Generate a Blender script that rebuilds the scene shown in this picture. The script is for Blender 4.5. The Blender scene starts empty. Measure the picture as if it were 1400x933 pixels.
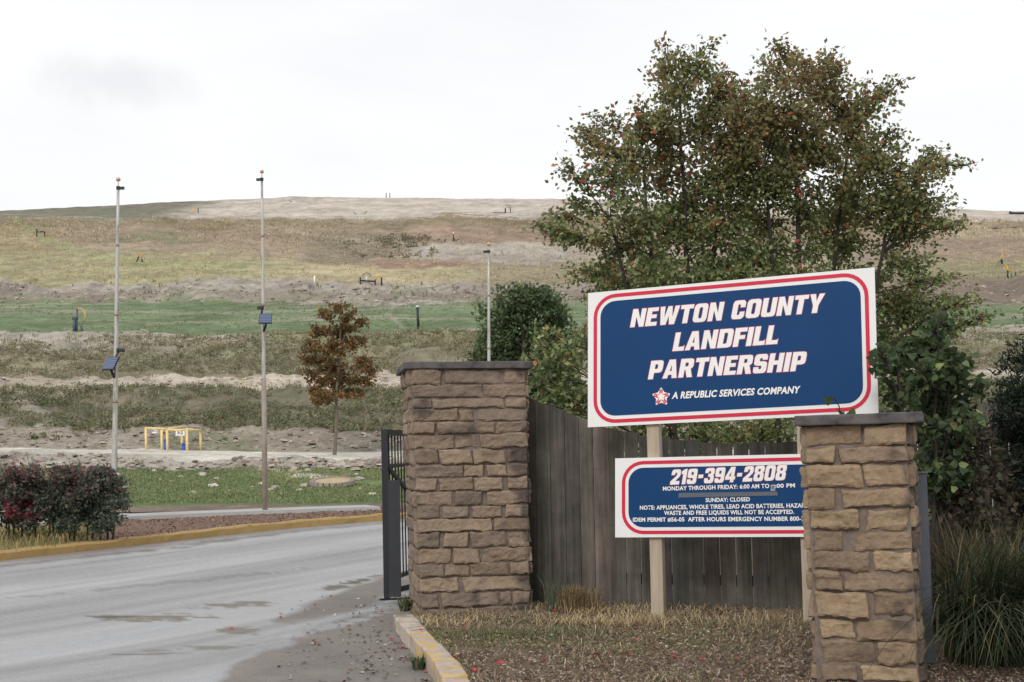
import bpy, bmesh, math, random
import numpy as np
from mathutils import Vector, Matrix, geometry

C = bpy.context
SC = C.scene
COL = SC.collection
rng = np.random.default_rng(7)
random.seed(7)

# ---------------------------------------------------------------- camera
F = 1700.0                      # focal length in photo pixels (1400 wide)
CX, CY, HY = 700.0, 466.5, 615.0
CAMZ = 1.5
PITCH = math.atan((HY - CY) / F)
ROLL = 0.015
cam_pos = np.array([0.0, 0.0, CAMZ])
fwd = np.array([0, math.cos(PITCH), math.sin(PITCH)])
r0 = np.array([1.0, 0, 0]); u0 = np.array([0, -math.sin(PITCH), math.cos(PITCH)])
RT = math.cos(ROLL) * r0 - math.sin(ROLL) * u0
UP = math.sin(ROLL) * r0 + math.cos(ROLL) * u0
cd = bpy.data.cameras.new('camera')
cd.sensor_width = 36; cd.lens = F / 1400 * 36; cd.clip_start = 0.1; cd.clip_end = 3000
cam = bpy.data.objects.new('camera', cd); COL.objects.link(cam)
M = Matrix(((RT[0], UP[0], -fwd[0], 0), (RT[1], UP[1], -fwd[1], 0), (RT[2], UP[2], -fwd[2], CAMZ), (0, 0, 0, 1)))
cam.matrix_world = M
SC.camera = cam

# ---------------------------------------------------------------- world: overcast daylight
SUN_EL, SUN_ROT = math.radians(36), math.radians(196)
w = bpy.data.worlds.new('World'); SC.world = w; w.use_nodes = True
nt = w.node_tree; nt.nodes.clear()
def wn(t, **k):
    n = nt.nodes.new(t)
    for a, b in k.items(): setattr(n, a, b)
    return n
out = wn('ShaderNodeOutputWorld'); bg = wn('ShaderNodeBackground'); bg.inputs['Strength'].default_value = 0.12
sky = wn('ShaderNodeTexSky', sky_type='NISHITA'); sky.sun_disc = False
sky.sun_elevation = SUN_EL; sky.sun_rotation = SUN_ROT; sky.dust_density = 3; sky.air_density = 1.2
tc = wn('ShaderNodeTexCoord')
# thin overcast veil with soft grey cloud bottoms
mp = wn('ShaderNodeMapping'); mp.inputs['Scale'].default_value = (1.0, 1.0, 3.2)
nz = wn('ShaderNodeTexNoise'); nz.inputs['Scale'].default_value = 2.6; nz.inputs['Detail'].default_value = 6; nz.inputs['Roughness'].default_value = 0.55
rp = wn('ShaderNodeValToRGB')
rp.color_ramp.elements[0].position = 0.34; rp.color_ramp.elements[0].color = (8.15, 8.25, 8.4, 1)
rp.color_ramp.elements[1].position = 0.58; rp.color_ramp.elements[1].color = (8.85, 8.87, 8.9, 1)
nt.links.new(tc.outputs['Generated'], mp.inputs['Vector']); nt.links.new(mp.outputs['Vector'], nz.inputs['Vector'])
nt.links.new(nz.outputs['Fac'], rp.inputs['Fac'])
# one small grey cloud low on the left
cdir = fwd + ((150 - CX) / F) * RT + ((CY - 108) / F) * UP; cdir /= np.linalg.norm(cdir)
sb = wn('ShaderNodeVectorMath', operation='SUBTRACT'); sb.inputs[1].default_value = tuple(cdir)
nt.links.new(tc.outputs['Generated'], sb.inputs[0])
nz3 = wn('ShaderNodeTexNoise'); nz3.inputs['Scale'].default_value = 22; nz3.inputs['Detail'].default_value = 5
nt.links.new(tc.outputs['Generated'], nz3.inputs['Vector'])
sc3 = wn('ShaderNodeVectorMath', operation='MULTIPLY'); sc3.inputs[1].default_value = (15.5, 15.5, 46)
nt.links.new(sb.outputs[0], sc3.inputs[0])
ln = wn('ShaderNodeVectorMath', operation='LENGTH'); nt.links.new(sc3.outputs[0], ln.inputs[0])
ad = wn('ShaderNodeMath', operation='MULTIPLY_ADD'); ad.inputs[1].default_value = 1.5
nt.links.new(nz3.outputs['Fac'], ad.inputs[0]); nt.links.new(ln.outputs['Value'], ad.inputs[2])
mr = wn('ShaderNodeMapRange'); mr.interpolation_type = 'SMOOTHSTEP'
mr.inputs['From Min'].default_value = 2.0; mr.inputs['From Max'].default_value = 0.9
mr.inputs['To Min'].default_value = 0.0; mr.inputs['To Max'].default_value = 1.0
nt.links.new(ad.outputs[0], mr.inputs['Value'])
cl = wn('ShaderNodeMix', data_type='RGBA'); cl.inputs['B'].default_value = (7.65, 7.7, 7.85, 1)
nt.links.new(mr.outputs['Result'], cl.inputs['Factor']); nt.links.new(rp.outputs['Color'], cl.inputs['A'])
mx = wn('ShaderNodeMix', data_type='RGBA'); mx.inputs['Factor'].default_value = 0.93
nt.links.new(sky.outputs['Color'], mx.inputs['A']); nt.links.new(cl.outputs['Result'], mx.inputs['B'])
nt.links.new(mx.outputs['Result'], bg.inputs['Color']); nt.links.new(bg.outputs[0], out.inputs['Surface'])

sl = bpy.data.lights.new('sun', 'SUN'); sl.energy = 1.4; sl.angle = math.radians(18); sl.color = (1.0, 0.96, 0.9)
sun = bpy.data.objects.new('sun', sl); COL.objects.link(sun)
# sky rotation is clockwise from +Y; the sun stands behind the camera, a little to its left
sdir = Vector((math.sin(SUN_ROT) * math.cos(SUN_EL), math.cos(SUN_ROT) * math.cos(SUN_EL), math.sin(SUN_EL)))
sun.rotation_euler = sdir.to_track_quat('Z', 'Y').to_euler(); sun.location = (0, -10, 30)

SC.view_settings.view_transform = 'Standard'; SC.view_settings.look = 'None'
SC.view_settings.exposure = 0.0; SC.view_settings.gamma = 1.0
SC.view_settings.use_curve_mapping = False
SC.render.engine = 'CYCLES'
SC.cycles.max_bounces = 6; SC.cycles.transparent_max_bounces = 6
SC.cycles.use_denoising = True

# ---------------------------------------------------------------- helpers
def direc(px, py):
    px = np.asarray(px, float); py = np.asarray(py, float)
    return fwd + ((px - CX) / F)[..., None] * RT + ((CY - py) / F)[..., None] * UP
def P(px, py, d):               # point seen at a pixel, at world depth Y = d
    v = direc(px, py); return cam_pos + v * (np.asarray(d, float) / v[..., 1])[..., None]
def G(px, py, z=0.0):           # point seen at a pixel, on the level z
    v = direc(px, py); return cam_pos + v * ((z - CAMZ) / v[..., 2])[..., None]
def S(r, g, b, k=1.0):
    c = np.array([r, g, b]) / 255.0
    return np.where(c <= 0.04045, c / 12.92, ((c + 0.055) / 1.055) ** 2.4) * k

def _h(ix, iy, iz, seed):
    with np.errstate(over='ignore'):
        n = (ix.astype(np.int64) * 374761393 + iy.astype(np.int64) * 668265263 + iz.astype(np.int64) * 2147483647 + seed * 974711) & 0xffffffff
        n = ((n ^ (n >> 13)) * 1274126177) & 0xffffffff
        n = (n ^ (n >> 16)) & 0xffffff
    return n / 16777215.0
def vnoise(x, y, z=0.0, seed=0):
    x, y, z = np.broadcast_arrays(np.asarray(x, float), np.asarray(y, float), np.asarray(z, float))
    ix, iy, iz = np.floor(x).astype(np.int64), np.floor(y).astype(np.int64), np.floor(z).astype(np.int64)
    fx, fy, fz = x - ix, y - iy, z - iz
    fx = fx * fx * (3 - 2 * fx); fy = fy * fy * (3 - 2 * fy); fz = fz * fz * (3 - 2 * fz)
    def L(a, b, t): return a + (b - a) * t
    c = lambda i, j, k: _h(ix + i, iy + j, iz + k, seed)
    return L(L(L(c(0,0,0), c(1,0,0), fx), L(c(0,1,0), c(1,1,0), fx), fy), L(L(c(0,0,1), c(1,0,1), fx), L(c(0,1,1), c(1,1,1), fx), fy), fz)
def fbm(x, y, z=0.0, seed=0, o=4):      # about -1..1
    s = 0; a = 1.0; t = 0; f = 1.0
    for i in range(o):
        s = s + a * (vnoise(np.asarray(x) * f, np.asarray(y) * f, np.asarray(z) * f, seed + i * 17) * 2 - 1); t += a; a *= 0.5; f *= 2.03
    return s / t * 1.6
def sstep(a, b, x):
    t = np.clip((x - a) / (b - a), 0, 1); return t * t * (3 - 2 * t)

def mesh_np(name, V, Fc, mat, parent=None, col=None, smooth=False, extra=None):
    V = np.asarray(V, np.float32).reshape(-1, 3); Fc = np.asarray(Fc, np.int32); k = Fc.shape[1]
    me = bpy.data.meshes.new(name)
    me.vertices.add(len(V)); me.vertices.foreach_set('co', V.ravel())
    me.loops.add(Fc.size); me.loops.foreach_set('vertex_index', Fc.ravel())
    me.polygons.add(len(Fc)); me.polygons.foreach_set('loop_start', np.arange(0, Fc.size, k, dtype=np.int32))
    me.polygons.foreach_set('use_smooth', np.full(len(Fc), bool(smooth)))
    if col is not None:
        a = me.attributes.new('Col', 'FLOAT_COLOR', 'POINT')
        c4 = np.ones((len(V), 4), np.float32); c4[:, :3] = col; a.data.foreach_set('color', c4.ravel())
    if extra:
        for kx, vx in extra.items():
            a = me.attributes.new(kx, 'FLOAT', 'POINT'); a.data.foreach_set('value', np.asarray(vx, np.float32).ravel())
    me.update(calc_edges=True)
    if mat: me.materials.append(mat)
    o = bpy.data.objects.new(name, me); COL.objects.link(o)
    if parent: o.parent = parent
    return o
def bm_obj(name, bm, mat, parent=None, smooth=False):
    me = bpy.data.meshes.new(name); bm.normal_update(); bm.to_mesh(me); bm.free()
    if smooth:
        for p in me.polygons: p.use_smooth = True
    if mat: me.materials.append(mat)
    o = bpy.data.objects.new(name, me); COL.objects.link(o)
    if parent: o.parent = parent
    return o
def tag(o, label=None, cat=None, group=None, kind=None):
    if label: o['label'] = label
    if cat: o['category'] = cat
    if group: o['group'] = group
    if kind: o['kind'] = kind
    return o
def thing(name, label, cat, loc=(0, 0, 0), rz=0.0, group=None):
    o = bpy.data.objects.new(name, None); COL.objects.link(o); o.empty_display_size = 0.2
    o.location = loc; o.rotation_euler = (0, 0, rz)
    return tag(o, label, cat, group)
def box(bm, c, s, R=None, bev=0.0):
    m = Matrix.Translation(Vector(c)) @ (R.to_4x4() if R else Matrix.Identity(4)) @ Matrix.Diagonal((s[0], s[1], s[2], 1))
    r = bmesh.ops.create_cube(bm, size=1.0, matrix=m)
    if bev:
        es = list({e for v in r['verts'] for e in v.link_edges})
        bmesh.ops.bevel(bm, geom=es, offset=bev, segments=2, affect='EDGES', profile=0.5)
def tube(bm, pts, rad, n=10, caps=True):
    pts = [Vector(p) for p in pts]
    if not hasattr(rad, '__len__'): rad = [rad] * len(pts)
    rings = []
    for i, p in enumerate(pts):
        t = (pts[min(i + 1, len(pts) - 1)] - pts[max(i - 1, 0)]).normalized()
        a = t.cross(Vector((0, 0, 1)) if abs(t.z) < 0.9 else Vector((1, 0, 0))).normalized(); b = t.cross(a)
        rings.append([bm.verts.new(p + (a * math.cos(2 * math.pi * k / n) + b * math.sin(2 * math.pi * k / n)) * rad[i]) for k in range(n)])
    for i in range(len(rings) - 1):
        for k in range(n):
            bm.faces.new((rings[i][k], rings[i][(k + 1) % n], rings[i + 1][(k + 1) % n], rings[i + 1][k]))
    if caps:
        bm.faces.new(rings[0][::-1]); bm.faces.new(rings[-1])
    bmesh.ops.recalc_face_normals(bm, faces=bm.faces)
def beam(bm, a, b, wd, th, up=(0, 0, 1)):       # square bar from a to b
    a, b = Vector(a), Vector(b); t = (b - a); L = t.length; t.normalize()
    x = t.cross(Vector(up)); x = x.normalized() if x.length > 1e-4 else Vector((1, 0, 0)); y = x.cross(t)
    R = Matrix((x, y, t)).transposed()
    box(bm, (a + b) / 2, (wd, th, L), R)
def grid_faces(nr, nc):
    i = np.arange(nr - 1)[:, None] * nc + np.arange(nc - 1)[None, :]
    return np.stack([i, i + 1, i + nc + 1, i + nc], -1).reshape(-1, 4)

# ---------------------------------------------------------------- materials
def newmat(name):
    m = bpy.data.materials.new(name); m.use_nodes = True
    n = m.node_tree; n.nodes.clear()
    o = n.nodes.new('ShaderNodeOutputMaterial'); b = n.nodes.new('ShaderNodeBsdfPrincipled')
    n.links.new(b.outputs[0], o.inputs['Surface']); return m, n, b, o
def noise_node(n, scale, detail=5, rough=0.6, vec=None, stretch=None):
    t = n.nodes.new('ShaderNodeTexNoise'); t.inputs['Scale'].default_value = scale
    t.inputs['Detail'].default_value = detail; t.inputs['Roughness'].default_value = rough
    c = n.nodes.new('ShaderNodeTexCoord'); src = c.outputs['Object']
    if stretch:
        mp = n.nodes.new('ShaderNodeMapping'); mp.inputs['Scale'].default_value = stretch
        n.links.new(src, mp.inputs['Vector']); src = mp.outputs['Vector']
    n.links.new(src, t.inputs['Vector']); return t.outputs['Fac']
def mulcol(n, a, fac, lo, hi):      # a * maprange(fac)
    r = n.nodes.new('ShaderNodeMapRange'); r.inputs['From Min'].default_value = 0.3; r.inputs['From Max'].default_value = 0.7
    r.inputs['To Min'].default_value = lo; r.inputs['To Max'].default_value = hi
    n.links.new(fac, r.inputs['Value'])
    v = n.nodes.new('ShaderNodeVectorMath'); v.operation = 'SCALE'
    n.links.new(a, v.inputs[0]); n.links.new(r.outputs[0], v.inputs['Scale']); return v.outputs[0]
def bump(n, b, fac, strength, dist=0.02):
    k = n.nodes.new('ShaderNodeBump'); k.inputs['Strength'].default_value = strength; k.inputs['Distance'].default_value = dist
    n.links.new(fac, k.inputs['Height']); n.links.new(k.outputs[0], b.inputs['Normal'])
def mat(name, col, rough=0.7, metal=0.0, ns=8.0, var=0.25, bs=0.0, bd=0.01, stretch=None, spec=0.5, second=None, ss=3.0, lo=0.5, hi=0.62, bscale=None):
    m, n, b, o = newmat(name)
    rgb = n.nodes.new('ShaderNodeRGB'); rgb.outputs[0].default_value = (*[float(x) for x in col], 1)
    src = rgb.outputs[0]
    if second is not None:
        f2 = noise_node(n, ss, 6, 0.65, stretch=stretch)
        r = n.nodes.new('ShaderNodeMapRange'); r.interpolation_type = 'SMOOTHSTEP'
        r.inputs['From Min'].default_value = lo; r.inputs['From Max'].default_value = hi; n.links.new(f2, r.inputs['Value'])
        mxx = n.nodes.new('ShaderNodeMix'); mxx.data_type = 'RGBA'; mxx.inputs['B'].default_value = (*[float(x) for x in second], 1)
        n.links.new(r.outputs[0], mxx.inputs['Factor']); n.links.new(src, mxx.inputs['A']); src = mxx.outputs['Result']
    f = noise_node(n, ns, 6, 0.65, stretch=stretch)
    src = mulcol(n, src, f, 1 - var, 1 + var)
    n.links.new(src, b.inputs['Base Color'])
    b.inputs['Roughness'].default_value = rough; b.inputs['Metallic'].default_value = metal; b.inputs['Specular IOR Level'].default_value = spec
    if bs: bump(n, b, noise_node(n, bscale or ns * 3, 6, 0.7, stretch=stretch), bs, bd)
    return m
def vmat(name, rough=0.85, ns=10.0, var=0.2, bs=0.0, bd=0.02, transl=0.0, spec=0.3, roughattr=False, ns2=None, var2=0.2):
    m, n, b, o = newmat(name)
    a = n.nodes.new('ShaderNodeAttribute'); a.attribute_name = 'Col'
    src = a.outputs['Color']
    if var: src = mulcol(n, src, noise_node(n, ns, 6, 0.7), 1 - var, 1 + var)
    if ns2: src = mulcol(n, src, noise_node(n, ns2, 4, 0.7), 1 - var2, 1 + var2)
    n.links.new(src, b.inputs['Base Color']); b.inputs['Roughness'].default_value = rough
    b.inputs['Specular IOR Level'].default_value = spec
    if roughattr:
        q = n.nodes.new('ShaderNodeAttribute'); q.attribute_name = 'Rough'; n.links.new(q.outputs['Fac'], b.inputs['Roughness'])
    if bs: bump(n, b, noise_node(n, ns * 2.2, 6, 0.75), bs, bd)
    if transl:
        t = n.nodes.new('ShaderNodeBsdfTranslucent'); n.links.new(src, t.inputs['Color'])
        x = n.nodes.new('ShaderNodeMixShader'); x.inputs[0].default_value = transl
        n.links.new(b.outputs[0], x.inputs[1]); n.links.new(t.outputs[0], x.inputs[2]); n.links.new(x.outputs[0], o.inputs['Surface'])
    return m

M_LEAF = vmat('leaf', 0.55, var=0.0, transl=0.33, spec=0.25)
M_GRASS = vmat('grass_blade', 0.7, var=0.0, transl=0.2, spec=0.2)
M_BARK = mat('bark', S(54, 46, 42), 0.9, ns=14, var=0.4, bs=0.6, bd=0.02, stretch=(1, 1, 0.2))
M_HILL = vmat('hill_cover', 0.95, ns=0.7, var=0.24, ns2=3.2, var2=0.26, bs=1.0, bd=0.35, spec=0.1)
M_ROAD = vmat('worn_asphalt', 0.6, ns=9, var=0.08, ns2=70, var2=0.3, bs=0.25, bd=0.004, spec=0.35, roughattr=True)
M_SOIL = vmat('soil', 0.95, ns=14, var=0.3, ns2=90, var2=0.35, bs=0.9, bd=0.02, spec=0.1)
M_STONE = vmat('split_stone', 0.88, ns=11, var=0.2, ns2=55, var2=0.15, bs=0.6, bd=0.008, spec=0.2)
M_MORTAR = mat('mortar', S(118, 106, 98), 0.95, ns=20, var=0.25, bs=0.6, bd=0.008)
M_CAP = mat('cap_concrete', S(88, 84, 84), 0.85, ns=9, var=0.3, bs=0.5, bd=0.006, second=S(60, 57, 58), ss=4)
M_WOOD = vmat('weathered_board', 0.85, ns=6, var=0.1, spec=0.2)
M_BLACK = mat('black_iron', S(24, 27, 35), 0.5, 0.0, ns=12, var=0.3, second=S(40, 42, 48), ss=9, lo=0.55, hi=0.75)
M_GREYSTEEL = mat('grey_steel', S(76, 80, 90), 0.5, ns=10, var=0.12)
M_POLE = mat('weathered_aluminium', S(186, 184, 180), 0.55, 0.35, ns=3, var=0.12, stretch=(6, 6, 1), second=S(150, 146, 140), ss=2.0)
M_POLEB = mat('rusty_brown_pole', S(150, 138, 128), 0.6, 0.2, ns=5, var=0.2)
M_GOLD = mat('tarnished_gold', S(196, 164, 142), 0.4, 0.3, ns=20, var=0.2)
M_DARK = mat('dark_plastic', S(30, 30, 40), 0.5, ns=10, var=0.1)
M_WHITE = mat('white_sign_sheet', S(232, 232, 232), 0.45, ns=3, var=0.03)
M_BLUE = mat('blue_sign_sheet', S(16, 62, 110), 0.5, ns=2.0, var=0.06, spec=0.2)
M_RED = mat('red_sign_vinyl', S(206, 24, 62), 0.45, ns=3, var=0.04)
M_PINK = mat('pink_letter_edge', S(206, 96, 120), 0.5, ns=3, var=0.03)
M_LETTER = mat('white_letter_vinyl', S(238, 236, 234), 0.5, ns=3, var=0.03)
M_TAPE = mat('grey_tape', S(92, 98, 108), 0.6, ns=6, var=0.08)
M_POST = mat('treated_timber', S(172, 158, 140), 0.8, ns=8, var=0.2, stretch=(6, 6, 0.4), bs=0.3, bd=0.004)
M_YELLOW = mat('yellow_pipe_paint', S(226, 200, 140), 0.5, ns=5, var=0.12)
M_SAFETY = mat('safety_yellow', S(228, 168, 40), 0.5, ns=5, var=0.1)
M_BLUEP = mat('blue_pipe', S(40, 90, 190), 0.5, ns=5, var=0.1)
M_CONC = mat('concrete', S(190, 182, 170), 0.9, ns=7, var=0.15, bs=0.4, bd=0.005)
M_WALK = mat('walk_concrete', S(166, 166, 166), 0.8, ns=2, var=0.1, bs=0.3, bd=0.004, second=S(160, 155, 150), ss=1.0)
M_KYEL = mat('worn_yellow_kerb', S(172, 142, 88), 0.85, ns=6, var=0.25, second=S(150, 128, 92), ss=6, lo=0.46, hi=0.7, bs=0.5, bd=0.01, bscale=14)
M_KGREY = mat('kerb_concrete', S(182, 170, 156), 0.9, ns=6, var=0.2, second=S(140, 128, 116), ss=4, bs=0.5, bd=0.006)
M_KYEL2 = mat('peeling_yellow_kerb', S(192, 160, 100), 0.85, ns=8, var=0.2, second=S(172, 160, 148), ss=7, lo=0.40, hi=0.55, bs=0.5, bd=0.006)
M_SOLAR = mat('solar_cell', S(70, 84, 116), 0.25, ns=4, var=0.1)
M_PANELGRID = mat('solar_grid_line', S(120, 132, 158), 0.4, ns=4, var=0.05)
M_REDLEAF = mat('red_leaf', S(190, 40, 60), 0.6, ns=8, var=0.2)

# ---------------------------------------------------------------- hill / terrain
UC = np.array([0, 400, 800, 1400.0])
K = [   # depth, y at u = 0, 400, 800, 1400, roughness to the next knot
    (31.5, (701, 699, 697, 691), 0.04),
    (33.5, (693, 690, 687, 681), 0.10),
    (44.0, (643, 642, 640, 632), 0.22),
    (45.5, (621, 629, 628, 620), 0.03),
    (54.0, (613, 618, 616, 606), 0.3),
    (58.5, (584, 586, 583, 575), 0.45),
    (72.0, (528, 530, 530, 522), 0.35),
    (77.0, (518, 517, 515, 508), 0.45),
    (95.0, (478, 460, 457, 462), 0.25),
    (104., (455, 456, 451, 448), 0.15),
    (135., (414, 414, 412, 414), 0.6),
    (146., (385, 384, 387, 379), 0.3),
    (168., (352, 358, 358, 358), 0.5),
    (190., (325, 329, 331, 328), 0.5),
    (208., (300, 302, 299, 302), 0.2),
    (262., (288, 269, 273, 289), 0.3),
    (300., (291, 274, 278, 292), 0.2),
    (420., (340, 330, 330, 340), 0.2)]
KD = np.array([k[0] for k in K]); KY = np.array([k[1] for k in K], float); KA = np.array([k[2] for k in K])
def ky(u): return np.stack([np.interp(u, UC, KY[i]) for i in range(len(K))], 0)
def ground_at(px, py):          # hill point seen at a pixel
    ys = ky(np.array([float(px)]))[:, 0]
    for i in range(len(K) - 2, -1, -1):
        pass
    for i in range(len(K) - 3):
        if ys[i] >= py >= ys[i + 1]:
            t = (ys[i] - py) / (ys[i] - ys[i + 1] + 1e-9)
            return P(px, py, KD[i] + t * (KD[i + 1] - KD[i]))
    return P(px, py, KD[-3])
us = np.arange(-420, 1821, 2.6)
Y0 = ky(us)
rows_d, rows_y, rows_a, rows_k = [], [], [], []
for i in range(len(K) - 1):
    n = max(3, int(abs(KY[i] - KY[i + 1]).max() / 1.25))
    for j in range(n):
        t = j / n
        rows_d.append(KD[i] + t * (KD[i + 1] - KD[i])); rows_y.append(Y0[i] + t * (Y0[i + 1] - Y0[i]))
        a0 = KA[i - 1] if i else 0.02
        rows_a.append(a0 + (KA[i] - a0) * min(1, t * 4)); rows_k.append(i + t)
rows_d = np.array(rows_d); rows_y = np.array(rows_y); rows_a = np.array(rows_a); rows_k = np.array(rows_k)
UU = np.broadcast_to(us[None, :], rows_y.shape)
TV = P(UU, rows_y, np.broadcast_to(rows_d[:, None], rows_y.shape))
x, y = TV[..., 0], TV[..., 1]
sc_ = 1 / (0.5 + rows_d[:, None] * 0.012)
TV[..., 2] += rows_a[:, None] * (0.7 * fbm(x * 0.35 * sc_, y * 0.35 * sc_, 0, 3, 5) + 0.5 * fbm(x * 1.3 * sc_, y * 1.3 * sc_, 0, 31, 3))
# land cover: bands with ragged edges
wob = fbm(x * 0.09, y * 0.09, 0, 5, 5)
kk = rows_k[:, None] + (0.16 + 0.14 * (rows_k[:, None] > 10)) * wob + 0.12 * fbm(x * 0.5, y * 0.5, 0, 15, 3)
BC = [S(122,108,94), S(96,112,70), S(160,152,140), S(186,180,168), S(142,132,118), S(110,105,84), S(166,154,136), S(122,116,92),
      S(152,144,130), S(98,116,80), S(150,142,130), S(142,136,100), S(134,118,98), S(128,113,92), S(158,148,136), S(150,142,128), S(150,142,128), S(150,142,128)]
BC = np.array(BC)
ki = np.clip(np.floor(kk).astype(int), 0, len(BC) - 1)
# the near bands keep crisp edges
near = rows_k[:, None] < 5
ki = np.where(near, np.clip(np.floor(rows_k[:, None] + 0.06 * wob * (rows_k[:, None] > 1)).astype(int), 0, 17), ki)
TC = BC[ki].copy()
def blend(mask, c): 
    global TC
    TC = TC * (1 - mask[..., None]) + np.asarray(c) * mask[..., None]
n1 = fbm(x * 0.16, y * 0.16, 0, 41, 5); n2 = fbm(x * 0.6, y * 0.6, 0, 43, 4); n3 = fbm(x * 0.05, y * 0.12, 0, 47, 4)
UP_ = UU + 14 * n1; YP = rows_y + 4 * n1
def reg(u_a, u_b, y_a, y_b, su=25, sy=4):
    return sstep(u_a - su, u_a + su, UP_) * (1 - sstep(u_b - su, u_b + su, UP_)) * sstep(y_a - sy, y_a + sy, YP) * (1 - sstep(y_b - sy, y_b + sy, YP))
blend((ki == 1) * sstep(0.1, 0.9, n1) * 0.7, S(128, 126, 84)); blend((ki == 1) * sstep(0.5, 0.9, n2) * 0.6, S(82, 100, 58))
blend((ki == 1) * sstep(0.75, 1.0, n2 * 0.6 + n1 * 0.6), S(176, 166, 150))
blend((ki == 2) * sstep(0.15, 0.7, n2) * 0.75, S(116, 104, 96))
blend((ki == 4) * sstep(0.25, 0.8, n2) * 0.7, S(104, 95, 86)); blend((ki == 4) * sstep(0.4, 0.9, n1) * 0.6, S(92, 100, 66))
blend((ki == 5) * sstep(0.1, 0.8, n1) * 0.75, S(132, 118, 98)); blend((ki == 5) * sstep(0.2, 0.8, -n2) * 0.5, S(70, 78, 52))
blend(reg(-200, 65, 535, 585, 40, 8) * 0.6 * sstep(-0.3, 0.3, n2), S(158, 150, 138))
blend((ki == 7) * sstep(0.0, 0.7, n1) * 0.7, S(132, 120, 98)); blend((ki == 7) * sstep(0.2, 0.9, n2) * 0.5, S(136, 138, 104))
blend(reg(360, 1200, 452, 480, 40, 6) * 0.9, S(118, 116, 84)); blend(reg(-200, 250, 458, 482, 40, 3) * 0.7, S(158, 150, 138))
blend((ki == 9) * sstep(-0.1, 0.7, n3) * 0.55, S(122, 124, 100)); blend((ki == 9) * sstep(0.1, 0.7, n1) * 0.3, S(116, 122, 92)); blend((ki == 9) * sstep(0.55, 0.8, fbm(x * 0.06, y * 0.5, 0, 53, 3)) * 0.5, S(156, 146, 128))
blend(reg(-300, 900, 399, 413, 60, 2.5) * 0.65, S(122, 118, 94))
blend((ki == 10) * sstep(0.0, 0.6, n2) * 0.7, S(112, 100, 96)); blend((ki == 10) * sstep(0.3, 0.8, -n2) * 0.6, S(176, 166, 152)); blend((ki == 10) * sstep(0.4, 0.9, n1) * 0.6, S(100, 112, 80))
blend(reg(-300, 330, 342, 384, 60, 5) * 0.7, S(136, 130, 96)); blend(reg(390, 620, 358, 386, 50, 5) * 0.75, S(156, 142, 110))
blend(reg(640, 1500, 356, 410, 50, 6) * 0.55, S(120, 104, 92)); blend(reg(1180, 1900, 379, 415, 40, 4) * 0.7, S(114, 98, 84)); blend(reg(1180, 1900, 356, 380, 40, 3) * 0.7, S(122, 118, 88))
blend(reg(-300, 70, 300, 345, 50, 6) * 0.6, S(140, 130, 88)); blend(reg(140, 260, 321, 331, 50, 2.5) * 0.75, S(96, 104, 74))
blend(reg(565, 790, 332, 359, 25, 3), S(142, 134, 124)); blend(reg(790, 1190, 330, 356, 25, 3) * 0.5, S(142, 134, 124))
blend(reg(420, 530, 318, 352, 25, 5) * 0.6, S(104, 98, 82)); blend(reg(500, 640, 355, 364, 30, 2) * 0.7, S(122, 92, 80))
blend(reg(560, 1000, 312, 330, 40, 2.5) * 0.5, S(134, 108, 92)); blend(reg(-300, 1200, 298, 309, 60, 2.5) * 0.7, S(112, 102, 76))
blend(reg(1180, 1900, 322, 357, 50, 5) * 0.6, S(124, 106, 92)); blend(reg(1200, 1900, 312, 326, 40, 3) * 0.6, S(150, 138, 112))
# dark older slope on the left shoulder of the ridge
dk = (1 - sstep(-6, 6, (rows_y - 5 * n1) - (298 - 0 * UU))) * (1 - sstep(240, 330, UU + 25 * n1 + (rows_y - 280) * 3))
blend(dk * 0.9, S(94, 91, 76)); blend(dk * sstep(0.0, 0.7, n1) * 0.6, S(86, 94, 72))
def track(pts, wd, c, k):          # worn vehicle tracks and wash lines down the slope
    pts = np.array(pts, float); best = np.full(UU.shape, 1e9)
    for (xa, ya), (xb, yb) in zip(pts[:-1], pts[1:]):
        t_ = np.clip(((UU - xa) * (xb - xa) + (rows_y - ya) * (yb - ya)) / ((xb - xa) ** 2 + (yb - ya) ** 2), 0, 1)
        best = np.minimum(best, np.hypot((UU - xa - t_ * (xb - xa)) * 0.5, rows_y - ya - t_ * (yb - ya)))
    blend((1 - sstep(wd * 0.4, wd, best + 0.8 * wd * n2)) * k, c)
track([(20, 300), (60, 330), (130, 350), (190, 358), (330, 368)], 5, S(128, 132, 88), 0.8)
track([(555, 452), (530, 430), (548, 408), (580, 388)], 2.5, S(150, 142, 124), 0.6); track([(470, 455), (500, 430), (540, 405), (600, 386)], 3, S(104, 116, 84), 0.6)
track([(300, 300), (420, 318), (520, 330), (640, 338), (760, 336)], 2.5, S(156, 144, 124), 0.5); track([(-50, 470), (120, 466), (260, 462), (390, 458)], 2.5, S(172, 162, 146), 0.6)
track([(60, 372), (220, 366), (400, 372)], 2, S(160, 150, 112), 0.5); track([(640, 420), (480, 424), (300, 428), (60, 424)], 1.6, S(146, 138, 116), 0.5); track([(700, 438), (500, 436), (200, 442)], 1.6, S(150, 140, 118), 0.5)
track([(690, 275), (700, 290), (650, 298)], 1.5, S(132, 122, 108), 0.6); track([(330, 300), (380, 285), (400, 275)], 1.5, S(134, 124, 110), 0.6)
TC *= np.clip(1.0 + 0.2 * n2 + 0.16 * n1, 0.5, 1.5)[..., None]
TC = np.clip(TC * 1.36, 0.01, 0.9)
TC *= (1 + 0.12 * sstep(10.5, 11.5, rows_k))[:, None, None]
lum_ = TC.mean(-1, keepdims=True); TC = lum_ + (TC - lum_) * 0.8
hill = mesh_np('hill', TV, grid_faces(*rows_y.shape), M_HILL, col=TC.reshape(-1, 3), smooth=True)
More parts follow.
